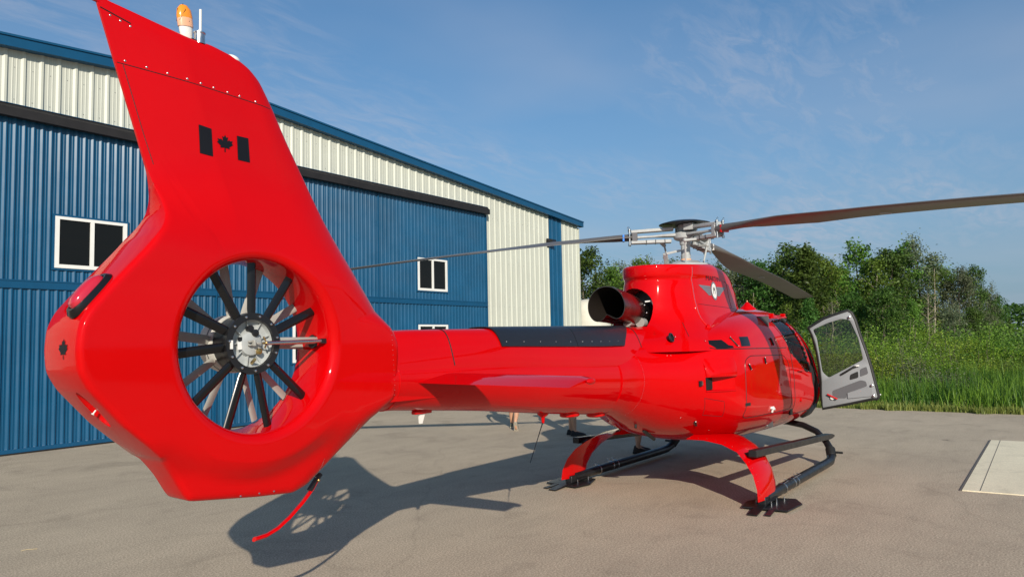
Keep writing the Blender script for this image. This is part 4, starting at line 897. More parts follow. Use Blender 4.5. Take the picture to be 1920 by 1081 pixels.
# ---- skids
def arch(p0, pts): return pts
for sg in (-1, 1):
    mb = MB(); Y = 1.22 * sg
    path = [(-.95, Y, .10), (-.2, Y, .10), (.8, Y, .10), (1.55, Y, .10), (1.80, Y, .105), (1.97, Y * .985, .15), (2.06, Y * .955, .24), (2.12, Y * .90, .33), (2.22, Y * .78, .45), (2.33, Y * .60, .52), (2.40, Y * .40, .55), (2.42, Y * .25, .56)]
    rr = [.058] * 5 + [.056, .050, .046, .045, .045, .045, .045]
    mb.tube(path, rr, 18); mb.build('skid_tube', BLACK, HELI)
    mb = MB(); mb.tube([path[5], path[6]], .066, 16); mb.bar((2.02, Y * 1.0, .20), (2.02, Y * 1.10, .20), .03, .03); mb.build('skid_clamp', RUBBER, HELI, bevel=.006)
    for x in (-.33, .02, .15):
        mb = MB(); mb.lathe([(.062, -.012), (.066, 0), (.062, .012)], (x, Y, .10), (1, 0, 0), 24); mb.build('steel_clamp', STEEL, HELI)
        mb = MB(); mb.tube([(x, Y + sg * .02, .155), (x + .02, Y + sg * .07, .19), (x + .01, Y + sg * .02, .20)], .005, 6); mb.build('clamp_lug', STEEL, HELI)
    # foot plate and rear spring
    mb = MB(); pl = [(-.60, 1.10), (-.50, 1.42), (-.72, 1.55), (-1.12, 1.52), (-1.18, 1.05), (-.9, 1.0)]
    mb.prism([(x, sg * y) for x, y in pl], .018, .034, conv=lambda u, v, w: (u, v, w)); mb.build('skid_shoe', BLACK, HELI, bevel=.004, smooth=False)
    mb = MB(); mb.bar((-1.05, Y, .05), (-1.42, Y + .02 * sg, .012), .10, .014); mb.bar((-1.05, Y + .13 * sg, .03), (-1.36, Y + .16 * sg, .012), .06, .012); mb.build('skid_spring', BLACK, HELI, smooth=False)
    for x, y in ((-.98, 1.14), (-.98, 1.30), (-.80, 1.30), (-.72, 1.14), (-.66, 1.34), (-.90, 1.33)):
        mb = MB(); mb.lathe([(.010, .03), (.010, .06), (.006, .062), (.006, .078)], (x, sg * y, 0), (0, 0, 1), 8); mb.build('shoe_bolt', STEEL, HELI)
    mb = MB(); mb.box((-.86, Y, .085), (.42, .10, .09)); mb.build('rear_saddle', BLACK, HELI, bevel=.012)
    # rear cross tube inside a broad red fairing
    key = [(.10, 1.235, .58, -.92), (.22, 1.225, .59, -.90), (.36, 1.175, .61, -.85), (.48, 1.085, .64, -.79), (.58, .96, .62, -.72), (.655, .80, .70, -.70), (.70, .62, .80, -.73), (.715, .46, .88, -.80)]
    rg = []
    for z, y, ch, xc in key:
        i = key.index((z, y, ch, xc)); a = key[max(i - 1, 0)]; b = key[min(i + 1, 7)]; T = Vector((0, b[1] - a[1], b[0] - a[0])).normalized(); Nn = Vector((0, T.z, -T.y))
        sec_ = []
        for u, v in ((-.5, 0), (-.44, .25), (-.25, .8), (0, 1), (.3, .9), (.45, .5), (.5, 0), (.45, -.5), (.3, -.9), (0, -1), (-.25, -.8), (-.44, -.25)):
            p = Vector((xc + ch * u, y, z)) + Nn * v * .034; sec_.append((p.x, p.y * sg, p.z))
        rg.append(sec_)
    mb = MB(); mb.loft(rg); mb.build('leg_fairing', RED, HELI)
    mb = MB()
    for k, (z, y, ch, xc) in enumerate(key):
        for s_ in (-.43, .44): mb.ball((xc + ch * s_, (y + .018) * sg, z + .014), .0035, 5, 3)
        if k < 7:
            z2, y2, c2, x2 = key[k + 1]
            for s_ in (-.43, .44): mb.ball(((xc + ch * s_ + x2 + c2 * s_) / 2, ((y + y2) / 2 + .018) * sg, (z + z2) / 2 + .016), .0035, 5, 3)
    mb.build('fairing_screws', STEEL, HELI)['kind'] = 'stuff'
    mb = MB(); mb.tube([(-.76, sg * .50, .70), (-.76, 0, .72)], .05, 12); mb.build('cross_tube', BLACK, HELI)
    mb = MB(); mb.tube([(2.42, sg * .30, .56), (2.42, 0, .565)], .045, 12); mb.build('cross_tube', BLACK, HELI)
    # boarding step
    mb = MB(); zs_ = lambda u: .575 - (u + 1.02) * .054
    mb.loft([[(u, sg * (1.085 + iy), zs_(u) + iz) for iy, iz in ((0, -h_), (.09, -h_), (.09, h_), (0, h_))] for u, h_ in ((-1.02, .038), (2.10, .038), (2.22, .028), (2.32, .008))]); mb.build('boarding_step', BLACK, HELI, smooth=False, bevel=.006)
    mb = MB(); mb.bar((-.90, sg * 1.00, .545), (-.90, sg * 1.09, .545), .10, .04); mb.build('step_bracket', RUBBER, HELI, smooth=False)

# ---- open cabin door on the right side
DO = Vector((2.40, -.95, 0)); DD = Vector((.1498, -.9887, 0)); DN = Vector((-.9887, -.1498, 0))      # DN points back towards the tail
DOUT = [(-.083, 1.947), (0.02, 2.01), (.127, 2.073), (.25, 2.12), (.372, 2.16), (.452, 2.183), (.50, 2.15), (.54, 2.05), (.593, 1.836), (.66, 1.60), (.711, 1.393), (.76, 1.14), (.795, .95), (.78, .925), (.719, .925), (.391, .845), (.053, .77), (.045, .95), (.053, 1.151), (.042, 1.35), (.022, 1.534), (-.005, 1.70), (-.040, 1.84)]
DWIN = rnd([(-.034, 1.918), (.174, 2.014), (.368, 2.070), (.475, 2.05), (.575, 1.785), (.625, 1.478), (.153, 1.215), (.072, 1.30), (.046, 1.533), (.017, 1.796)], .03, 3)
def dp(u, v, w): return DO + DD * u + DN * w + Vector((0, 0, v))
mb = MB(); mb.prism(DOUT, -.045, -.012, conv=dp); door = mb.build('cabin_door', RED, HELI, smooth=False)
c = MB(); c.prism([(.29 + (a - .29) * 1.035, 1.63 + (b - 1.63) * 1.035) for a, b in DWIN], -.3, .3, conv=dp); c = c.build('cut', RUBBER, smooth=False); door.data.materials.append(RUBBER); boolean(door, c); kill(c)
c = MB(); c.prism(DWIN, -.3, .3, conv=dp); c = c.build('cut', RED, smooth=False)
inn = [(a * .985 + .006, (b - 1.4) * .985 + 1.402) for a, b in DOUT]
mb = MB(); mb.prism(inn, -.012, .018, conv=dp); tr_ = mb.build('door_lining', DOORG, door, smooth=False); boolean(tr_, c); kill(c)
md = tr_.modifiers.new('b', 'BEVEL'); md.width = .008; md.segments = 2; md.limit_method = 'ANGLE'; bake(tr_); sharp(tr_)
mb = MB(); mb.tube([dp(a, b, -.006) for a, b in DOUT + DOUT[:2]], .028, 8); mb.build('door_seal', RUBBER, door)
mb = MB(); mb.prism([(a * 1.0, b) for a, b in DWIN], -.032, -.026, conv=dp); mb.build('door_window', GLASSD, door, smooth=False)
mb = MB(); mb.prism(rnd([(.20, .925), (.20, 1.03), (.578, 1.185), (.645, 1.17), (.66, 1.10), (.39, 1.0), (.378, .925)], .02), .0185, .024, conv=dp); mb.build('door_pocket', DARKG, door, smooth=False)
mb = MB(); mb.prism([(.395, .92), (.395, 1.0), (.672, 1.09), (.728, 1.07), (.735, .96)], .0187, .036, conv=dp); mb.build('pocket_flap', DOORG, door, smooth=False, bevel=.006)
mb = MB(); mb.prism(rnd([(.435, 1.185), (.445, 1.262), (.55, 1.312), (.552, 1.222)], .02), .0187, .024, conv=dp); mb.build('handle_recess', RUBBER, door, smooth=False)
mb = MB(); mb.prism(rnd([(.577, 1.235), (.58, 1.342), (.664, 1.378), (.682, 1.278)], .02), .0187, .024, conv=dp); mb.build('trim_pad', DARKG, door, smooth=False)
mb = MB(); mb.tube([dp(.323, 1.262, .03), dp(.40, 1.31, .055), dp(.50, 1.375, .055), dp(.56, 1.39, .03)], .014, 8); mb.build('grab_strap', RUBBER, door)
mb = MB(); mb.bar(dp(.51, 1.385, .04), dp(.57, 1.395, .04), .03, .02); mb.build('latch_plate', WHITE, door)
mb = MB(); mb.bar(dp(.126, .979, .04), dp(.262, .913, .055), .028, .018); mb.build('emergency_lever', REDM, door, bevel=.004)
mb = MB(); mb.lathe([(.03, .018), (.026, .04), (.012, .045)], dp(.19, .925, 0), DN, 16); mb.build('lever_boss', WHITE, door)
mb = MB()
for a, b in ((.74, 1.11), (.755, .965), (.49, 2.09)): mb.lathe([(.02, .01), (.018, .045), (.008, .05)], dp(a - .02, b, 0), DN, 12)
mb.build('door_latch', STEEL, door)
mb = MB(); mb.bar(dp(.78, .96, -.02), dp(.83, .985, -.02), .02, .014); mb.build('latch_tongue', WHITE, door)
mb = MB(); mb.bar(dp(-.05, 1.88, -.03), dp(.02, 1.90, -.03), .03, .04); mb.bar(dp(.0, 1.10, -.03), dp(.05, 1.10, -.03), .03, .05); mb.build('door_hinge', BLACK, door)

# ---- skin details on the right side (and mirrored where the type has them)
def kk(u, v, t=None, off=.0): return side(u, v, fb, off)
for sg in (-1,):
    seam('bay_door_joint', rnd([(-.80, .95), (-.78, 1.57), (-.62, 1.625), (.60, 1.60), (.78, 1.50), (.84, .90), (-.72, .925)], .08) , .0045, BLACK, frm=kk, closed=True)
    seam('sliding_door_joint', [(.98, .80), (.97, 1.3), (.90, 1.72), (.60, 2.06)], .005, BLACK, frm=kk)
    seam('sliding_door_joint', [(.99, .80), (1.86, .80), (1.86, 1.25)], .005, BLACK, frm=kk)
    seam('deck_joint', [(-1.56, 1.775), (-1.41, 1.77), (-1.12, 1.715), (-.7, 1.71), (0, 1.70), (.80, 1.69)], .006, BLACK, frm=kk)
    seam('deck_joint', [(-1.12, 1.72), (-1.20, 1.81), (-1.22, 1.87), (-1.20, 1.90)], .004, BLACK, frm=kk)
    seam('panel_joint', [(-1.38, 1.19), (-1.14, 1.14), (-1.08, .97), (-1.31, 1.0), (-1.38, 1.19)], .0025, BLACK, frm=kk)
decal('grille', [(-1.20, 1.81), (-.99, 1.815), (-.955, 1.755), (-.90, 1.745), (-.90, 1.722), (-1.12, 1.715)], BLACKG, frm=kk, off=.003)
decal('grille', [(-.70, 1.845), (-.48, 1.845), (-.52, 1.735), (-.76, 1.735)], BLACKG, frm=kk, off=.003)
for (a, b), (c_, d_) in (((-1.56, 1.79), (-1.53, 1.86)), ((-1.27, 1.85), (-1.18, 1.80)), ((-.86, 1.84), (-.83, 1.74)), ((.24, 1.82), (.27, 1.73)), ((-1.32, .93), (-1.25, .88)), ((-.70, 1.53), (-.65, 1.47)), ((-.16, 1.59), (-.15, 1.52))):
    p, q = kk(a, b, off=.008), kk(c_, d_, off=.008); mb = MB(); mb.bar(p, q, .026, .016); mb.build('panel_latch', BLACK, HELI, bevel=.003)
    mb = MB()
    for e in (p, q): mb.ball(e + Vector((0, -.010, 0)), .005, 6, 4)
    mb.build('latch_rivet', STEEL, HELI)
mb = MB(); mb.prism([(-1.365, 1.275), (-1.365, 1.405), (-1.20, 1.405), (-1.20, 1.275)], -.78, -.765, conv=lambda u, v, w: (u, w, v)); mb.build('outlet_filter', FOAM, HELI, smooth=False)
mb = MB(); mb.loft([[kk(x, 1.425, off=-.01), kk(x, 1.412, off=.006 + .030 * k), kk(x, 1.435, off=.012 + .034 * k), kk(x, 1.53, off=.012 + .014 * k), kk(x, 1.64, off=-.004)] for x, k in ((-1.36, 0), (-1.33, 1), (-1.20, 1), (-1.08, 1), (-.99, .9), (-.95, 0))], closed=True); mb.build('outlet_hood', RED, HELI)
mb = MB(); mb.tube([kk(-1.37, 1.262, off=.0), kk(-1.25, 1.26, off=.008), kk(-1.1, 1.258, off=.008), kk(-.98, 1.255, off=0)], .010, 8); mb.build('outlet_lip', RED, HELI)
mb = MB(); mb.box(kk(-1.43, 1.35, off=.002), (.06, .02, .06)); mb.build('power_socket', BLACK, HELI, smooth=False); mb = MB(); mb.box(kk(-1.42, 1.355, off=.016), (.02, .012, .04)); mb.build('socket_cover', STEEL, HELI, smooth=False)
decal('bay_latch', [(-.82, 1.065), (-.82, 1.10), (-.70, 1.10), (-.70, 1.065)], BLACK, frm=kk)
mb = MB(); mb.bar(kk(-.02, .985, off=.008), kk(.10, .96, off=.008), .03, .03); mb.bar(kk(.02, 1.0, off=.02), kk(.02, .93, off=.02), .02, .02); mb.build('bay_lock', WHITE, HELI, bevel=.003)
mb = MB(); mb.box(kk(.92, .86, off=.006), (.10, .02, .09)); mb.build('door_track_end', BLACK, HELI, smooth=False)
mb = MB(); mb.bar((.50, -.86, 2.10), (1.15, -.86, 2.115), .05, .014); mb.bar((.50, -.90, 2.075), (1.15, -.90, 2.09), .03, .018); mb.box((.62, -.88, 2.11), (.05, .06, .05)); mb.box((1.10, -.88, 2.115), (.05, .06, .05)); mb.build('sliding_door_rail', RED, HELI, bevel=.004)
mb = MB(); mb.lathe([(.055, -.01), (.050, .004), (.036, .004), (.034, -.03), (.01, -.05)], side(-1.60, 1.855) + Vector((0, .0, 0)), (0, -1, .25), 20); mb.build('drain_port', BLACK, HELI)
mb = MB(); mb.lathe([(.10, .03), (.10, -.03), (.085, -.05), (.04, -.055)], (1.15, -.12, .50), (0, 0, 1), 22); mb.v = [(1.15 + (x - 1.15) * 1.5, y, z) for x, y, z in mb.v]; mb.build('belly_light', RED, HELI)
mb = MB(); mb.tube([(-1.72, -.1, .98), (-1.78, -.12, .88)], .014, 8); mb.tube([(-1.55, -.1, .82), (-1.30, -.1, .70)], .02, 8); mb.build('drain_pipe', RUBBER, HELI)
mb = MB(); mb.lathe([(.028, 0), (.024, .012), (.01, .014)], kk(1.25, .98, off=0), (0, -1, 0), 14); mb.build('static_port', RED, HELI)
mb = MB(); mb.bar(kk(1.12, 1.38, off=.012), kk(1.32, 1.37, off=.012), .05, .02); mb.build('sliding_door_handle', RED, HELI, bevel=.006)
rv = MB()
for k in range(40): riv(kk(-2.08, 1.05 + k * .018))
for x, z in ((-1.70, 1.66), (-1.66, 1.66), (-1.5, .98), (-1.0, .80), (.4, .72)):
    p = kk(x, z); rv.ball(p, .0035, 6, 4)
rv.build('skin_rivets', STEEL, HELI)['kind'] = 'stuff'

# =================================================================== people behind the tail boom
def person(loc, rz, label, shirt, shorts, shoe, hair, legs, stripes=False, arms=((.24, .02), (.24, -.02))):
    root = empty('person', loc, rz); tag(root, label, 'person')
    SK = mat('skin_tone', (.50, .27, .17), .5, var=.1, vscale=9)
    b = bmesh.new(); sl = b.verts.layers.skin.verify(); vs = {}
    def V(n, p, r_):
        v = b.verts.new(p); v[sl].radius = (r_, r_) if not isinstance(r_, tuple) else r_; vs[n] = v; return v
    def E_(a, c): b.edges.new((vs[a], vs[c]))
    V('pelvis', (0, 0, .95), (.13, .10)); vs['pelvis'][sl].use_root = True
    V('waist', (0, 0, 1.10), (.125, .09)); V('chest', (.0, 0, 1.32), (.145, .10)); V('neck0', (0, 0, 1.46), (.06, .06)); V('neck', (.012, 0, 1.53), (.052, .052)); V('head0', (.025, 0, 1.61), (.075, .085)); V('head', (.022, 0, 1.69), (.078, .095)); V('crown', (.01, 0, 1.76), (.05, .06)); V('nose', (.118, 0, 1.645), (.011, .013))
    for a, c in (('pelvis', 'waist'), ('waist', 'chest'), ('chest', 'neck0'), ('neck0', 'neck'), ('neck', 'head0'), ('head0', 'head'), ('head', 'crown'), ('head0', 'nose')): E_(a, c)
    for sg in (1, -1):
        k = 'l' if sg > 0 else 'r'; hx, kx, kz, ax, az, tx, tz = legs[0 if sg > 0 else 1]
        V(k + 'hip', (hx, sg * .095, .88), .085); V(k + 'knee', (kx, sg * .10, kz), .056); V(k + 'calf', ((kx * .62 + ax * .38) - .015, sg * .10, kz * .62 + az * .38), .060); V(k + 'ankle', (ax, sg * .10, az), .036); V(k + 'ball', (ax + (tx - ax) * .6, sg * .105, tz + .02), (.038, .025)); V(k + 'toe', (tx, sg * .11, tz), (.03, .018))
        for a, c in (('pelvis', k + 'hip'), (k + 'hip', k + 'knee'), (k + 'knee', k + 'calf'), (k + 'calf', k + 'ankle'), (k + 'ankle', k + 'ball'), (k + 'ball', k + 'toe')): E_(a, c)
        ay, sw = arms[0 if sg > 0 else 1]
        V(k + 'sh', (0, sg * .17, 1.42), .058); V(k + 'el', (-.02 + sw, sg * ay, 1.14), .040); V(k + 'wr', (.06 + sw * 2.2, sg * (ay + .01), .90), .026); V(k + 'palm', (.09 + sw * 2.4, sg * (ay + .01), .82), (.020, .036))
        for a, c in (('chest', k + 'sh'), (k + 'sh', k + 'el'), (k + 'el', k + 'wr'), (k + 'wr', k + 'palm')): E_(a, c)
        for i, (dx, ln) in enumerate(((-.030, .075), (-.010, .088), (.010, .084), (.029, .066))):
            x0 = .09 + sw * 2.4 + dx; y0 = sg * (ay + .01)
            V(f'{k}f{i}a', (x0 * 1.0 + .004, y0, .775), .0095); V(f'{k}f{i}b', (x0 + .010, y0 - sg * .012, .775 - ln * .6), .009); V(f'{k}f{i}c', (x0 + .012, y0 - sg * .030, .775 - ln), .008)
            E_(k + 'palm', f'{k}f{i}a'); E_(f'{k}f{i}a', f'{k}f{i}b'); E_(f'{k}f{i}b', f'{k}f{i}c')
        V(k + 't0', (.13 + sw * 2.4, sg * (ay - .005), .84), .011); V(k + 't1', (.15 + sw * 2.4, sg * (ay - .015), .79), .009); E_(k + 'wr', k + 't0'); E_(k + 't0', k + 't1')
    me = bpy.data.meshes.new('body'); b.to_mesh(me); b.free(); me.materials.append(SK)
    o = bpy.data.objects.new('body', me); C.objects.link(o)
    o.modifiers.new('s', 'SKIN'); m2 = o.modifiers.new('u', 'SUBSURF'); m2.levels = 2; m2.render_levels = 2; bake(o); o.data.materials.clear(); o.data.materials.append(SK); sharp(o, 60); o.parent = root
    # clothes
    CL = lambda n, c: mat(n, c, .85, bump=.2, bscale=60)
    mb = MB(); rr = []
    for z, rx, ry in ((.92, .125, .19), (1.0, .125, .185), (1.15, .12, .175), (1.30, .135, .20), (1.42, .115, .215), (1.475, .08, .12), (1.49, .07, .075)):
        rr.append([(rx * math.cos(q) + .005, ry * math.sin(q), z) for q in [2 * math.pi * i / 24 for i in range(24)]])
    mb.loft(rr)
    for sg in (1, -1):
        ay, sw = arms[0 if sg > 0 else 1]; mb.tube([(0, sg * .15, 1.43), (-.005 + sw * .3, sg * (.17 + (ay - .17) * .4), 1.33), (-.015 + sw * .8, sg * (ay - .005), 1.20)], [.07, .068, .062], 14)
    mb.build('shirt', CL('shirt_cloth', shirt), root)
    mb = MB(); rr = []
    for z, rx, ry in ((.82, .12, .18), (.92, .128, .187), (1.02, .122, .175)): rr.append([(rx * math.cos(q), ry * math.sin(q), z) for q in [2 * math.pi * i / 24 for i in range(24)]])
    mb.loft(rr)
    for i, sg in enumerate((1, -1)):
        hx, kx, kz = legs[i][:3]; mb.tube([(hx * .5, sg * .09, .90), (hx + (kx - hx) * .35, sg * .098, .88 - (.88 - kz) * .35), (hx + (kx - hx) * .85, sg * .10, .88 - (.88 - kz) * .85)], [.10, .098, .092], 16)
    mb.build('shorts', CL('shorts_cloth', shorts), root)
    mb = MB(); mb.ball((.0, 0, 1.715), 1, 18, 10, (.108, .092, .098)); mb.v = [(x - .012, y, max(z, 1.66 - (x * .2) + (.045 if x > .03 else -.03))) for x, y, z in mb.v]; mb.build('hair', mat('hair_tone', hair, .7), root)
    mb = MB()
    for sg in (1, -1): mb.ball((.092, sg * .030, 1.665), .010, 8, 5)
    mb.build('eyes', mat('eye_dark', (.03, .02, .015), .2), root); mb = MB(); mb.box((.098, 0, 1.597), (.006, .045, .007)); mb.build('mouth', mat('lip', (.45, .14, .12), .5), root)
    for sg in (1, -1): mb = MB(); mb.ball((.015, sg * .088, 1.645), 1, 8, 6, (.018, .008, .03)); mb.build('ear', SK, root)
    SH = mat('shoe_fabric', shoe, .7, bump=.3, bscale=120); SO = mat('shoe_sole', (.36, .33, .27) if stripes else (.02, .02, .02), .8)
    for i, sg in enumerate((1, -1)):
        hx, kx, kz, ax, az, tx, tz = legs[i]
        foot = Vector((tx - ax, 0, (tz - .02) - (az - .085))); L_ = foot.length; fx = foot.normalized(); fz = Vector((-fx.z, 0, fx.x)); o_ = Vector((ax, sg * .103, az - .085))
        def fpnt(u, y, h): return tuple(o_ + fx * u + Vector((0, y, 0)) + fz * h)
        rr = []
        for u, wd, ht in ((-.075, .012, .035), (-.065, .030, .070), (-.03, .038, .088), (.03, .040, .085), (.07, .042, .066), (.12, .046, .050), (.165, .043, .040), (.20, .030, .030), (.215, .010, .015)):
            rr.append([fpnt(u, wd * math.cos(q), .012 + ht * max(0, math.sin(q)) ** .8 if math.sin(q) > 0 else .012) for q in [2 * math.pi * k / 14 for k in range(14)]])
        mb = MB(); mb.loft(rr); sh = mb.build('shoe', SH, root)
        rr = []
        for u, wd in ((-.082, .018), (-.06, .036), (0, .040), (.06, .040), (.12, .050), (.17, .047), (.205, .032), (.222, .012)):
            rr.append([fpnt(u, y, h) for y, h in ((-wd, -.010), (wd, -.010), (wd, .016), (-wd, .016))])
        mb = MB(); mb.loft(rr); mb.build('sole', SO, sh)
    return root
# legs: (hip x, knee x, knee z, ankle x, ankle z, toe x, toe z), left then right
person((3.42, 5.42, 0), R(24), 'person walking away behind the tail boom, one heel lifted, bare legs in pale-soled sneakers', (.35, .33, .30), (.10, .11, .14), (.10, .10, .075), (.10, .06, .03),
       ((.02, .20, .53, .26, .10, .40, .03), (-.02, -.02, .50, -.30, .20, -.24, .035)), True, ((.24, -.10), (.24, .10)))
person((3.14, 3.82, 0), R(-56), 'person standing behind the boom antennas, bare lower leg in black sneakers', (.08, .09, .12), (.05, .05, .06), (.010, .010, .012), (.05, .03, .02),
       ((.0, .03, .50, -.02, .10, .13, .03), (.0, .05, .50, .05, .10, .20, .03)))
person((1.82, 1.72, 0), R(-48), 'person in dark brown shoes standing in the belly shadow beside the far skid', (.25, .26, .28), (.12, .10, .07), (.030, .022, .015), (.07, .04, .02),
       ((.0, .03, .50, .02, .10, .17, .03), (.0, .03, .50, -.04, .10, .11, .03)))

# =================================================================== vegetation
def leaf_cloud(name, cen, size, m, parent=None, tint=None, up=.4, aspect=.55, seed=0):
    rs = np.random.RandomState(seed); n = len(cen); cen = np.asarray(cen, float); size = np.asarray(size, float) * np.ones(n)
    nrm = rs.normal(size=(n, 3)); nrm[:, 2] = np.abs(nrm[:, 2]) + up; nrm /= np.linalg.norm(nrm, axis=1)[:, None]
    a = rs.normal(size=(n, 3)); a -= (a * nrm).sum(1)[:, None] * nrm; a /= np.linalg.norm(a, axis=1)[:, None]; b_ = np.cross(nrm, a)
    L_ = size[:, None]; W = L_ * aspect
    fold = nrm * L_ * .12
    V = np.stack([cen - a * L_ * .5, cen + b_ * W * .5 + fold, cen + a * L_ * .5, cen - b_ * W * .5 + fold], 1).reshape(-1, 3)
    me = bpy.data.meshes.new(name); me.vertices.add(4 * n); me.vertices.foreach_set('co', V.ravel()); me.loops.add(4 * n); me.loops.foreach_set('vertex_index', np.arange(4 * n)); me.polygons.add(n); me.polygons.foreach_set('loop_start', np.arange(n) * 4); me.polygons.foreach_set('loop_total', np.full(n, 4))
    at = me.attributes.new('tint', 'FLOAT', 'POINT'); t = rs.beta(1.6, 2.2, n) if tint is None else np.clip(tint + rs.normal(0, .18, n), 0, 1); at.data.foreach_set('value', np.repeat(t, 4))
    me.update(calc_edges=True); me.materials.append(m)
    o = bpy.data.objects.new(name, me); C.objects.link(o); o.parent = parent; return o
def tree_proto(seed, H, W, m, bark, nl, leaf, density, shape, bare=.25, up=.35):
    rs = np.random.RandomState(seed); root = empty('tree'); mb = MB(); pts = []; tint = []
    tr = [(0, 0, -.3)]; x = y = 0
    for i in range(1, 9): x += rs.normal(0, .06) * H / 8; y += rs.normal(0, .06) * H / 8; tr.append((x, y, H * .95 * i / 8))
    mb.tube(tr, [.011 * H + .02] + [(.013 * H) * (1 - i / 8.6) + .012 for i in range(1, 9)], 7)
    def tp_(h):
        f = max(0, min(7.99, h / (H * .95) * 8)); i = int(f); a, c = Vector(tr[i]), Vector(tr[i + 1]); return a + (c - a) * (f - i)
    for k in range(nl):
        h = H * (bare + (.97 - bare) * (k + rs.rand()) / nl); q = k * 2.4 + rs.normal(0, .4); rel = (h / H - bare) / (1 - bare)
        ln = W * .5 * shape(rel) * rs.uniform(.65, 1.15); p0 = tp_(h * .93); d = Vector((math.cos(q), math.sin(q), rs.uniform(.25, .9) + rel * .7)).normalized()
        p1 = p0 + d * ln * .5 + Vector((0, 0, -.02)); p2 = p1 + (d + Vector((rs.normal(0, .25), rs.normal(0, .25), .15))).normalized() * ln * .55
        mb.tube([p0, p1, p2], [.018 + .004 * H * (1 - rel) * .5, .014, .006], 5)
        subs = [(p1, p2)]
        for j in range(4):
            t = rs.uniform(.25, 1); a = (p0 + (p1 - p0) * t * 2) if t < .5 else (p1 + (p2 - p1) * (t - .5) * 2)
            e = a + (d * .4 + Vector(rs.normal(0, .6, 3))).normalized() * ln * rs.uniform(.22, .5); mb.tube([a, e], [.010, .004], 4); subs.append((a, e))
        for a, e in subs:
            cnt = int(density * rs.uniform(.5, 1.3)); tt = rs.rand(cnt)[:, None] ** .7
            base = np.array(a) + (np.array(e) - np.array(a)) * tt; sp = .17 + .045 * ln
            pts.append(base + rs.normal(0, 1, (cnt, 3)) * (sp, sp, sp * .75)); tint += [rs.uniform(.15, .85)] * cnt
    tkn = mb.build('trunk', bark, root, fix=False)
    if pts:
        P_ = np.concatenate(pts); leaf_cloud('crown', P_, leaf * rs.uniform(.7, 1.3, len(P_)), m, root, np.array(tint), up, seed=seed)
    return root
def copy_tree(root, loc, rz, sc, label=None):
    r_ = root.copy(); C.objects.link(r_); r_.location = loc; r_.rotation_euler = (0, 0, rz); r_.scale = sc if hasattr(sc, '__len__') else (sc,) * 3
    if label: r_['label'] = label
    for ch in list(root.children):
        c_ = ch.copy(); C.objects.link(c_); c_.parent = r_; c_.matrix_parent_inverse = ch.matrix_parent_inverse.copy()
    return r_
dome = lambda r_: (max(0, 1 - (2 * r_ - .75) ** 2 / 1.7)) ** .5
cone = lambda r_: (1.02 - r_) ** .7 * (.55 + r_) if r_ < .4 else (1.02 - r_) ** .75
open_ = lambda r_: .45 + .55 * math.sin(math.pi * min(1, r_ + .1))
PROTO = {
 'A': [tree_proto(21, 8, 4.2, LEAFD, BARK, 26, .19, 62, dome, .12), tree_proto(22, 8, 3.6, LEAFD, BARK, 26, .18, 62, cone, .10)],
 'B': [tree_proto(31, 8, 3.8, LEAFM, BARK, 24, .17, 50, dome, .2), tree_proto(32, 8, 3.2, LEAFM, PALEBARK, 22, .17, 46, open_, .22)],
 'C': [tree_proto(41, 8, 4.4, LEAFG, BARK, 26, .15, 58, dome, .15, .2)],
 'D': [tree_proto(51, 8, 2.2, LEAFG, PALEBARK, 18, .14, 7, open_, .25), tree_proto(52, 8, 1.9, LEAFM, PALEBARK, 16, .14, 12, cone, .3)],
 'E': [tree_proto(61, 8, 3.6, LEAFM, PALEBARK, 17, .20, 52, open_, .32)],
}
TREES = [(23.6, 15.8, 7.0, 'A'), (29.2, 18.3, 6.9, 'D'), (31.3, 18.8, 6.9, 'B'), (33.4, 19.3, 7.1, 'C'), (32.3, 17.5, 7.4, 'D'), (32.8, 16.8, 7.5, 'B'), (35.2, 17.0, 7.3, 'C'), (37.7, 17.0, 7.4, 'B'), (34.6, 14.4, 6.9, 'B'), (35.3, 13.4, 7.1, 'A'), (37.9, 13.3, 7.0, 'C'), (38.6, 12.5, 7.4, 'B'), (37.2, 11.0, 6.7, 'A'), (41.7, 11.6, 7.5, 'B'), (37.3, 9.2, 7.5, 'A'), (35.7, 7.9, 7.6, 'A'), (39.3, 8.1, 7.4, 'B'), (40.0, 7.3, 6.7, 'B'), (42.8, 6.9, 7.9, 'E'), (41.1, 5.7, 7.2, 'B'), (42.8, 5.1, 7.2, 'A'), (46.8, 4.8, 7.9, 'E'), (47.4, 4.0, 8.2, 'C'), (43.3, 2.7, 6.4, 'D'), (48.4, 2.7, 6.9, 'B'), (46.6, 1.7, 6.0, 'C'), (51.8, 1.4, 6.6, 'A'), (54.7, 0.9, 5.3, 'C'), (55.2, 0.3, 4.5, 'A'), (56.8, -0.3, 3.2, 'A'), (33.2, 6.2, 4.1, 'D'), (30.7, 9.6, 4.8, 'D'), (27.7, 10.3, 4.6, 'D'), (29.3, 6.4, 4.4, 'A'), (33.8, 3.8, 4.5, 'A'), (35.9, 2.7, 4.0, 'B'), (35.0, 5.6, 4.3, 'A'), (39.5, 1.2, 3.6, 'C'), (42.5, 0.5, 3.6, 'A'), (30.7, 8.0, 4.1, 'B'), (27.9, 13.4, 4.9, 'A'), (24.8, 14.2, 4.7, 'A'), (36.3, 2.1, 4.4, 'D'), (24.1, 15.1, 4.8, 'Y')]
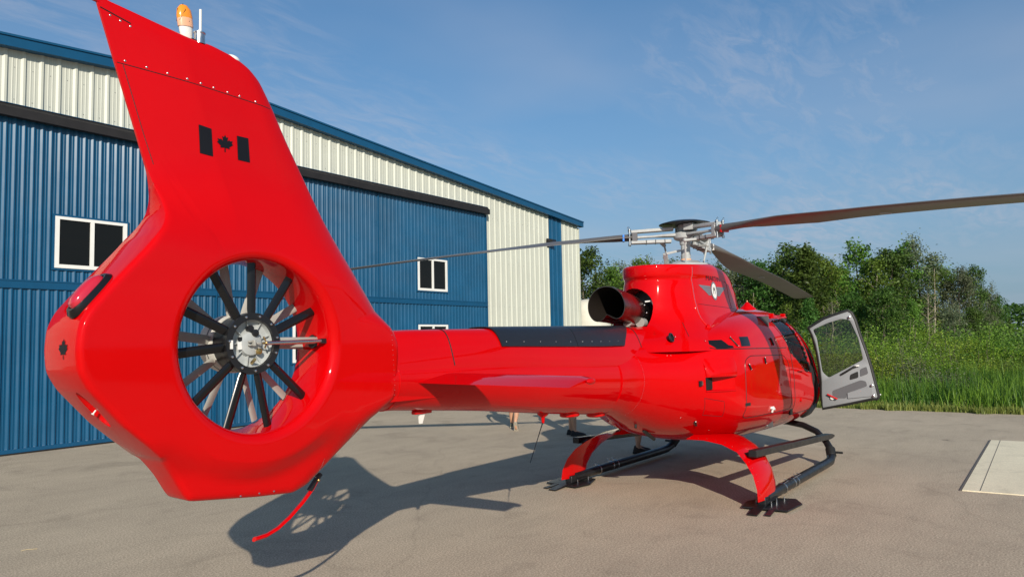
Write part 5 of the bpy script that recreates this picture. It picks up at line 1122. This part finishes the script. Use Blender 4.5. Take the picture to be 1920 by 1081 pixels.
BUSHES = [(19.2, 3.3, 2.9, 'Y'), (22.8, 3.4, 3.2, 'Y'), (25.6, 3.1, 3.2, 'M'), (22.7, 1.9, 2.9, 'Y'), (26.5, 1.8, 3.0, 'Y'), (24.7, 0.9, 2.6, 'G'), (29.8, 0.8, 2.8, 'Y'), (32.7, 0.3, 2.6, 'Y'), (35.6, -0.4, 2.7, 'M'), (38.6, -1.0, 2.4, 'M'), (34.3, -1.9, 1.9, 'Y'), (34.7, -2.4, 1.8, 'M'), (16.2, 2.3, 2.4, 'M'), (17.6, 2.0, 2.5, 'Y'), (18.1, 1.4, 2.3, 'Y'), (19.6, 1.0, 2.3, 'M'), (17.8, 0.1, 2.1, 'G'), (18.2, -0.4, 2.0, 'G'), (22.0, -0.6, 2.1, 'Y'), (23.7, -1.1, 2.0, 'M'), (24.2, -1.7, 1.9, 'Y'), (23.4, -2.4, 1.8, 'M'), (23.9, -3.1, 1.8, 'Y'), (25.2, 0.3, 2.4, 'M'), (29.9, -1.0, 2.3, 'Y'), (21.1, 0.8, 2.6, 'Y'), (21.8, 4.7, 3.0, 'Y'), (23.4, 6.0, 3.1, 'M'), (20.6, 13.1, 3.7, 'M'), (21.0, 12.5, 3.6, 'Y'), (23.4, 12.6, 3.5, 'M'), (30.5, -3.5, 1.8, 'M'), (28.5, -4.2, 1.9, 'Y')]

TLAB = {'A': 'dense dark green leafy tree in the belt beyond the reeds', 'B': 'mid green slender tree in the belt beyond the reeds', 'C': 'soft grey-green bushy tree in the belt beyond the reeds',
        'D': 'thin sparse sapling with pale bare stem among the trees', 'E': 'tall open-crowned tree with pale limbs rising above the belt', 'Y': 'small yellow-green tree beside the hangar corner'}
TGRP = {'A': 'dark dense trees', 'B': 'mid green trees', 'C': 'grey-green trees', 'D': 'pale thin saplings', 'E': 'tall open trees'}
TNAME = {'A': 'dense_tree', 'B': 'slender_tree', 'C': 'grey_green_tree', 'D': 'sapling', 'E': 'open_tree', 'Y': 'small_tree'}
PROTO['Y'] = [tree_proto(71, 8, 4.6, LEAFY, BARK, 24, .18, 50, dome, .12)]
for i, (x, y, h, k) in enumerate(TREES):
    pr = PROTO[k][i % len(PROTO[k])]; s_ = h / 7.9
    hs_ = s_ * (.78 if x > 50 else 1); o = copy_tree(pr, (x, y, terr_z(x, y)), rng.uniform(0, 6.28), (hs_ * rng.uniform(.9, 1.15), hs_ * rng.uniform(.9, 1.15), s_))
    o.name = TNAME[k]; tag(o, TLAB[k], 'sapling' if k == 'D' else 'tree', TGRP.get(k))
# second, farther row that closes the belt
BACK = []
for i in range(34):
    t = i / 33 * .86; x = 44 + 16 * t + rng.uniform(-1.5, 1.5); y = 24 - 22.5 * t + rng.uniform(-1.2, 1.2)
    k = 'ABCBA'[i % 5]; pr = PROTO[k][i % len(PROTO[k])]; h = rng.uniform(5.6, 7.4) * (1 - .30 * sst(.62, .86, t)); s_ = h / 7.9
    o = copy_tree(pr, (x, y, terr_z(x, y)), rng.uniform(0, 6.28), (s_ * 1.35, s_ * 1.35, s_)); o.name = TNAME[k]; tag(o, 'tree in the farther row closing the belt behind the nearer trees', 'tree', 'trees in the farther row')
for k in PROTO:
    for r_ in PROTO[k]:
        for ch in list(r_.children): bpy.data.objects.remove(ch)
        bpy.data.objects.remove(r_)
def bush_proto(seed, m, leaf, n, H=2.6, W=3.2):
    rs = np.random.RandomState(seed); root = empty('bush'); mb = MB(); pts = []; tint = []
    for k in range(26):
        q = rs.uniform(0, 6.28); rr = W * .5 * math.sqrt(rs.rand()); hh = H * (1 - (rr / (W * .5)) ** 2 * .55) * rs.uniform(.62, 1.05)
        e = Vector((rr * math.cos(q), rr * math.sin(q), hh)); mb.tube([(e.x * .15, e.y * .15, -.2), (e.x * .6, e.y * .6, hh * .55), e], [.02, .012, .004], 4)
        cnt = int(n / 26); tt = rs.uniform(.05, 1, cnt)[:, None]
        pts.append(np.array((e.x * .3, e.y * .3, 0)) + (np.array(e) - np.array((e.x * .3, e.y * .3, 0))) * tt + rs.normal(0, 1, (cnt, 3)) * (.24, .24, .16)); tint += [rs.uniform(.2, .9)] * cnt
    mb.build('stem', BARK, root, fix=False); P_ = np.concatenate(pts); leaf_cloud('foliage', P_, leaf * rs.uniform(.7, 1.3, len(P_)), m, root, np.array(tint), .5, seed=seed); return root
BP = {'Y': [bush_proto(81, LEAFY, .075, 11000), bush_proto(82, LEAFY, .068, 12000)], 'M': [bush_proto(83, LEAFM, .075, 11000)], 'G': [bush_proto(84, LEAFG, .075, 9000)]}
BLAB = {'Y': 'bright yellow-green bush between the reeds and the trees', 'M': 'mid green leafy bush between the reeds and the trees', 'G': 'soft grey-green willow bush rising from the reeds'}
for i, (x, y, h, k) in enumerate(BUSHES):
    pr = BP[k][i % len(BP[k])]; s_ = max(.7, h / 2.6)
    o = copy_tree(pr, (x, y, terr_z(x, y) - .05), rng.uniform(0, 6.28), (max(s_, .9) * rng.uniform(.95, 1.25), max(s_, .9) * rng.uniform(.95, 1.25), s_)); o.name = 'bush'
    tag(o, BLAB[k], 'bush', {'Y': 'yellow-green bushes', 'M': 'mid green bushes', 'G': 'willow bushes'}[k])
for k in BP:
    for r_ in BP[k]:
        for ch in list(r_.children): bpy.data.objects.remove(ch)
        bpy.data.objects.remove(r_)
ORD = ['first', 'second', 'third', 'fourth', 'fifth', 'sixth', 'seventh', 'eighth', 'ninth', 'tenth', 'eleventh', 'twelfth', 'thirteenth', 'fourteenth', 'fifteenth', 'sixteenth', 'seventeenth', 'eighteenth', 'nineteenth', 'twentieth']
def number(group, what):
    L_ = [o for o in C.objects if o.get('group') == group and o.parent is None]
    cx, cy = -9.158, -3.979
    L_.sort(key=lambda o: -math.atan2(o.location.y - cy, o.location.x - cx))
    n = len(L_)
    for i, o in enumerate(L_):
        if n == 1: o['label'] = what; continue
        if i == 0: w = 'leftmost'
        elif i == n - 1: w = 'rightmost'
        elif i < n / 2: w = ORD[i] + ' from the left'
        else: w = ORD[n - 1 - i] + ' from the right'
        o['label'] = w + ' of the ' + what
number('trees in the farther row', 'trees in the farther row closing the belt')
number('dark dense trees', 'dense dark green trees in the belt behind the reeds')
number('mid green trees', 'slender mid green trees in the belt behind the reeds')
number('grey-green trees', 'soft grey-green trees in the belt behind the reeds')
number('pale thin saplings', 'thin pale-stemmed saplings in front of the dark trees')
number('tall open trees', 'tall open-crowned trees with pale limbs')
number('yellow-green bushes', 'bright yellow-green bushes between reeds and trees')
number('mid green bushes', 'mid green leafy bushes between reeds and trees')
number('willow bushes', 'soft grey-green willow bushes above the reeds')
# low scrub that fills the belt
n = 110000
U = nrs.rand(n); Vv = nrs.rand(n); X = 17 + 38 * U ** 1.0; Yc = 8.4 - (X - 17) * .05; Y = Yc + (Vv - .5) * (30 + (X - 17) * .5) - (X - 17) * .12
Z = np.array([terr_z(a, b) for a, b in zip(X, Y)]); lump = .55 + .45 * np.sin(X * .9 + 1.3 * np.sin(Y * .7)) * np.cos(Y * .8 + X * .3)
hmax = (.7 + 1.5 * np.clip((X - 19) / 14, 0, 1)) * (.5 + .8 * lump)
Z += hmax * nrs.rand(n) ** .6
o = leaf_cloud('scrub', np.stack([X, Y, Z], 1), .095 + .003 * (X - 17), LEAFM, None, np.clip(.35 + .5 * np.sin(X * .6 + Y * .45), 0, 1), .5, seed=5); tag(o, kind='stuff')
# reeds and verge grass
def blades(name, P_, H_, W_, m, lean=.25, seed=1, tint=None):
    rs = np.random.RandomState(seed); n = len(P_); q = rs.uniform(0, 6.28, n); d = np.stack([np.cos(q), np.sin(q), np.zeros(n)], 1); s_ = np.stack([-np.sin(q), np.cos(q), np.zeros(n)], 1)
    ln = (rs.rand(n) ** 1.5 * lean)[:, None] * H_[:, None]; up = np.zeros((n, 3)); up[:, 2] = 1
    lv = []
    for t, w in ((0, 1), (.45, .9), (.8, .6)):
        c_ = P_ + up * (H_[:, None] * t * (1 - .12 * t)) + d * ln * t * t * 1.6; lv.append(c_ - s_ * W_[:, None] * w * .5); lv.append(c_ + s_ * W_[:, None] * w * .5)
    lv.append(P_ + up * (H_[:, None] * .97 * (1 - .25 * (ln / H_[:, None]))) + d * ln * 1.6)
    V_ = np.stack(lv, 1).reshape(-1, 3); base = (np.arange(n) * 7)[:, None]
    loops = np.concatenate([base + np.array([[0, 1, 3, 2]]), base + np.array([[2, 3, 5, 4]]), base + np.array([[4, 5, 6]])], 1).ravel()
    me = bpy.data.meshes.new(name); me.vertices.add(7 * n); me.vertices.foreach_set('co', V_.ravel()); me.loops.add(11 * n); me.loops.foreach_set('vertex_index', loops); me.polygons.add(3 * n)
    ls = (np.arange(n) * 11)[:, None] + np.array([[0, 4, 8]]); me.polygons.foreach_set('loop_start', ls.ravel()); me.polygons.foreach_set('loop_total', np.tile([4, 4, 3], n))
    at = me.attributes.new('tint', 'FLOAT', 'POINT'); t = rs.beta(2, 2, n) if tint is None else np.clip(tint + rs.normal(0, .26, n), 0, 1); at.data.foreach_set('value', np.repeat(t, 7))
    me.update(calc_edges=True); me.materials.append(m); o = bpy.data.objects.new(name, me); C.objects.link(o); tag(o, kind='stuff'); return o
n = 80000
X = 10.95 + 12.1 * nrs.rand(n) ** .85; Y = -13 + 22 * nrs.rand(n)
clump = np.sin(X * 1.7 + 2 * np.sin(Y * .9)) * np.cos(Y * 1.9 + X * .7); open_water = (X > 12.1) & (X < 13.3) & (Y < .1) & (clump < .45)
keep = (~open_water) & (nrs.rand(n) < .50 + .50 * clump)
X, Y, clump = X[keep], Y[keep], clump[keep]; Z = np.array([terr_z(a, b) for a, b in zip(X, Y)])
H_ = (1.15 + .35 * nrs.rand(len(X)) + .22 * clump) * np.clip(.40 + (X - 11.0) * .42, .40, 1)
blades('reeds', np.stack([X, Y, Z], 1), H_ * nrs.uniform(.75, 1.15, len(X)), .016 + .012 * nrs.rand(len(X)), REED, .55, 3, .42 + .38 * np.sin(X * 1.3 + Y * 1.9) * np.sin(Y * .7))
n = 16000
Y = -13 + 24 * nrs.rand(n); X = 10.70 - .22 * np.clip(np.sin(Y * 2.1) * np.sin(Y * 5.3 + 1) + .35 * np.sin(Y * 13), 0, 1) + .9 * nrs.rand(n) ** 1.6; Z = np.array([terr_z(a, b) for a, b in zip(X, Y)])
YG = leaf_mat('verge_grass_blades', (.06, .12, .02), (.34, .36, .09), hue=0)
blades('verge_grass', np.stack([X, Y, Z], 1), .12 + .34 * nrs.rand(n) * np.clip((X - 10.5), .3, 1), .010 + .010 * nrs.rand(n), YG, .5, 4)
n = 26000
X = 15 + 75 * nrs.rand(n) ** 1.3; Y = -30 + 30 * nrs.rand(n) - (X - 15) * .25; Z = np.array([terr_z(a, b) for a, b in zip(X, Y)])
blades('meadow_grass', np.stack([X, Y, Z], 1), .5 + .5 * nrs.rand(n), .05 + .05 * nrs.rand(n), YG, .5, 6)
# far woods along the horizon
n = 26000
th = R(-30) + R(75) * nrs.rand(n); rr = 420 + 60 * nrs.rand(n); X = rr * np.cos(th); Y = rr * np.sin(th); hh = 9 + 5 * np.sin(th * 40) * np.sin(th * 17 + 1)
Z = np.array([terr_z(a, b) for a, b in zip(X, Y)]) + hh * nrs.rand(n) ** .8
o = leaf_cloud('far_woods', np.stack([X, Y, Z], 1), 2.2, LEAFD, None, None, .5, seed=9, aspect=.8); tag(o, kind='stuff')
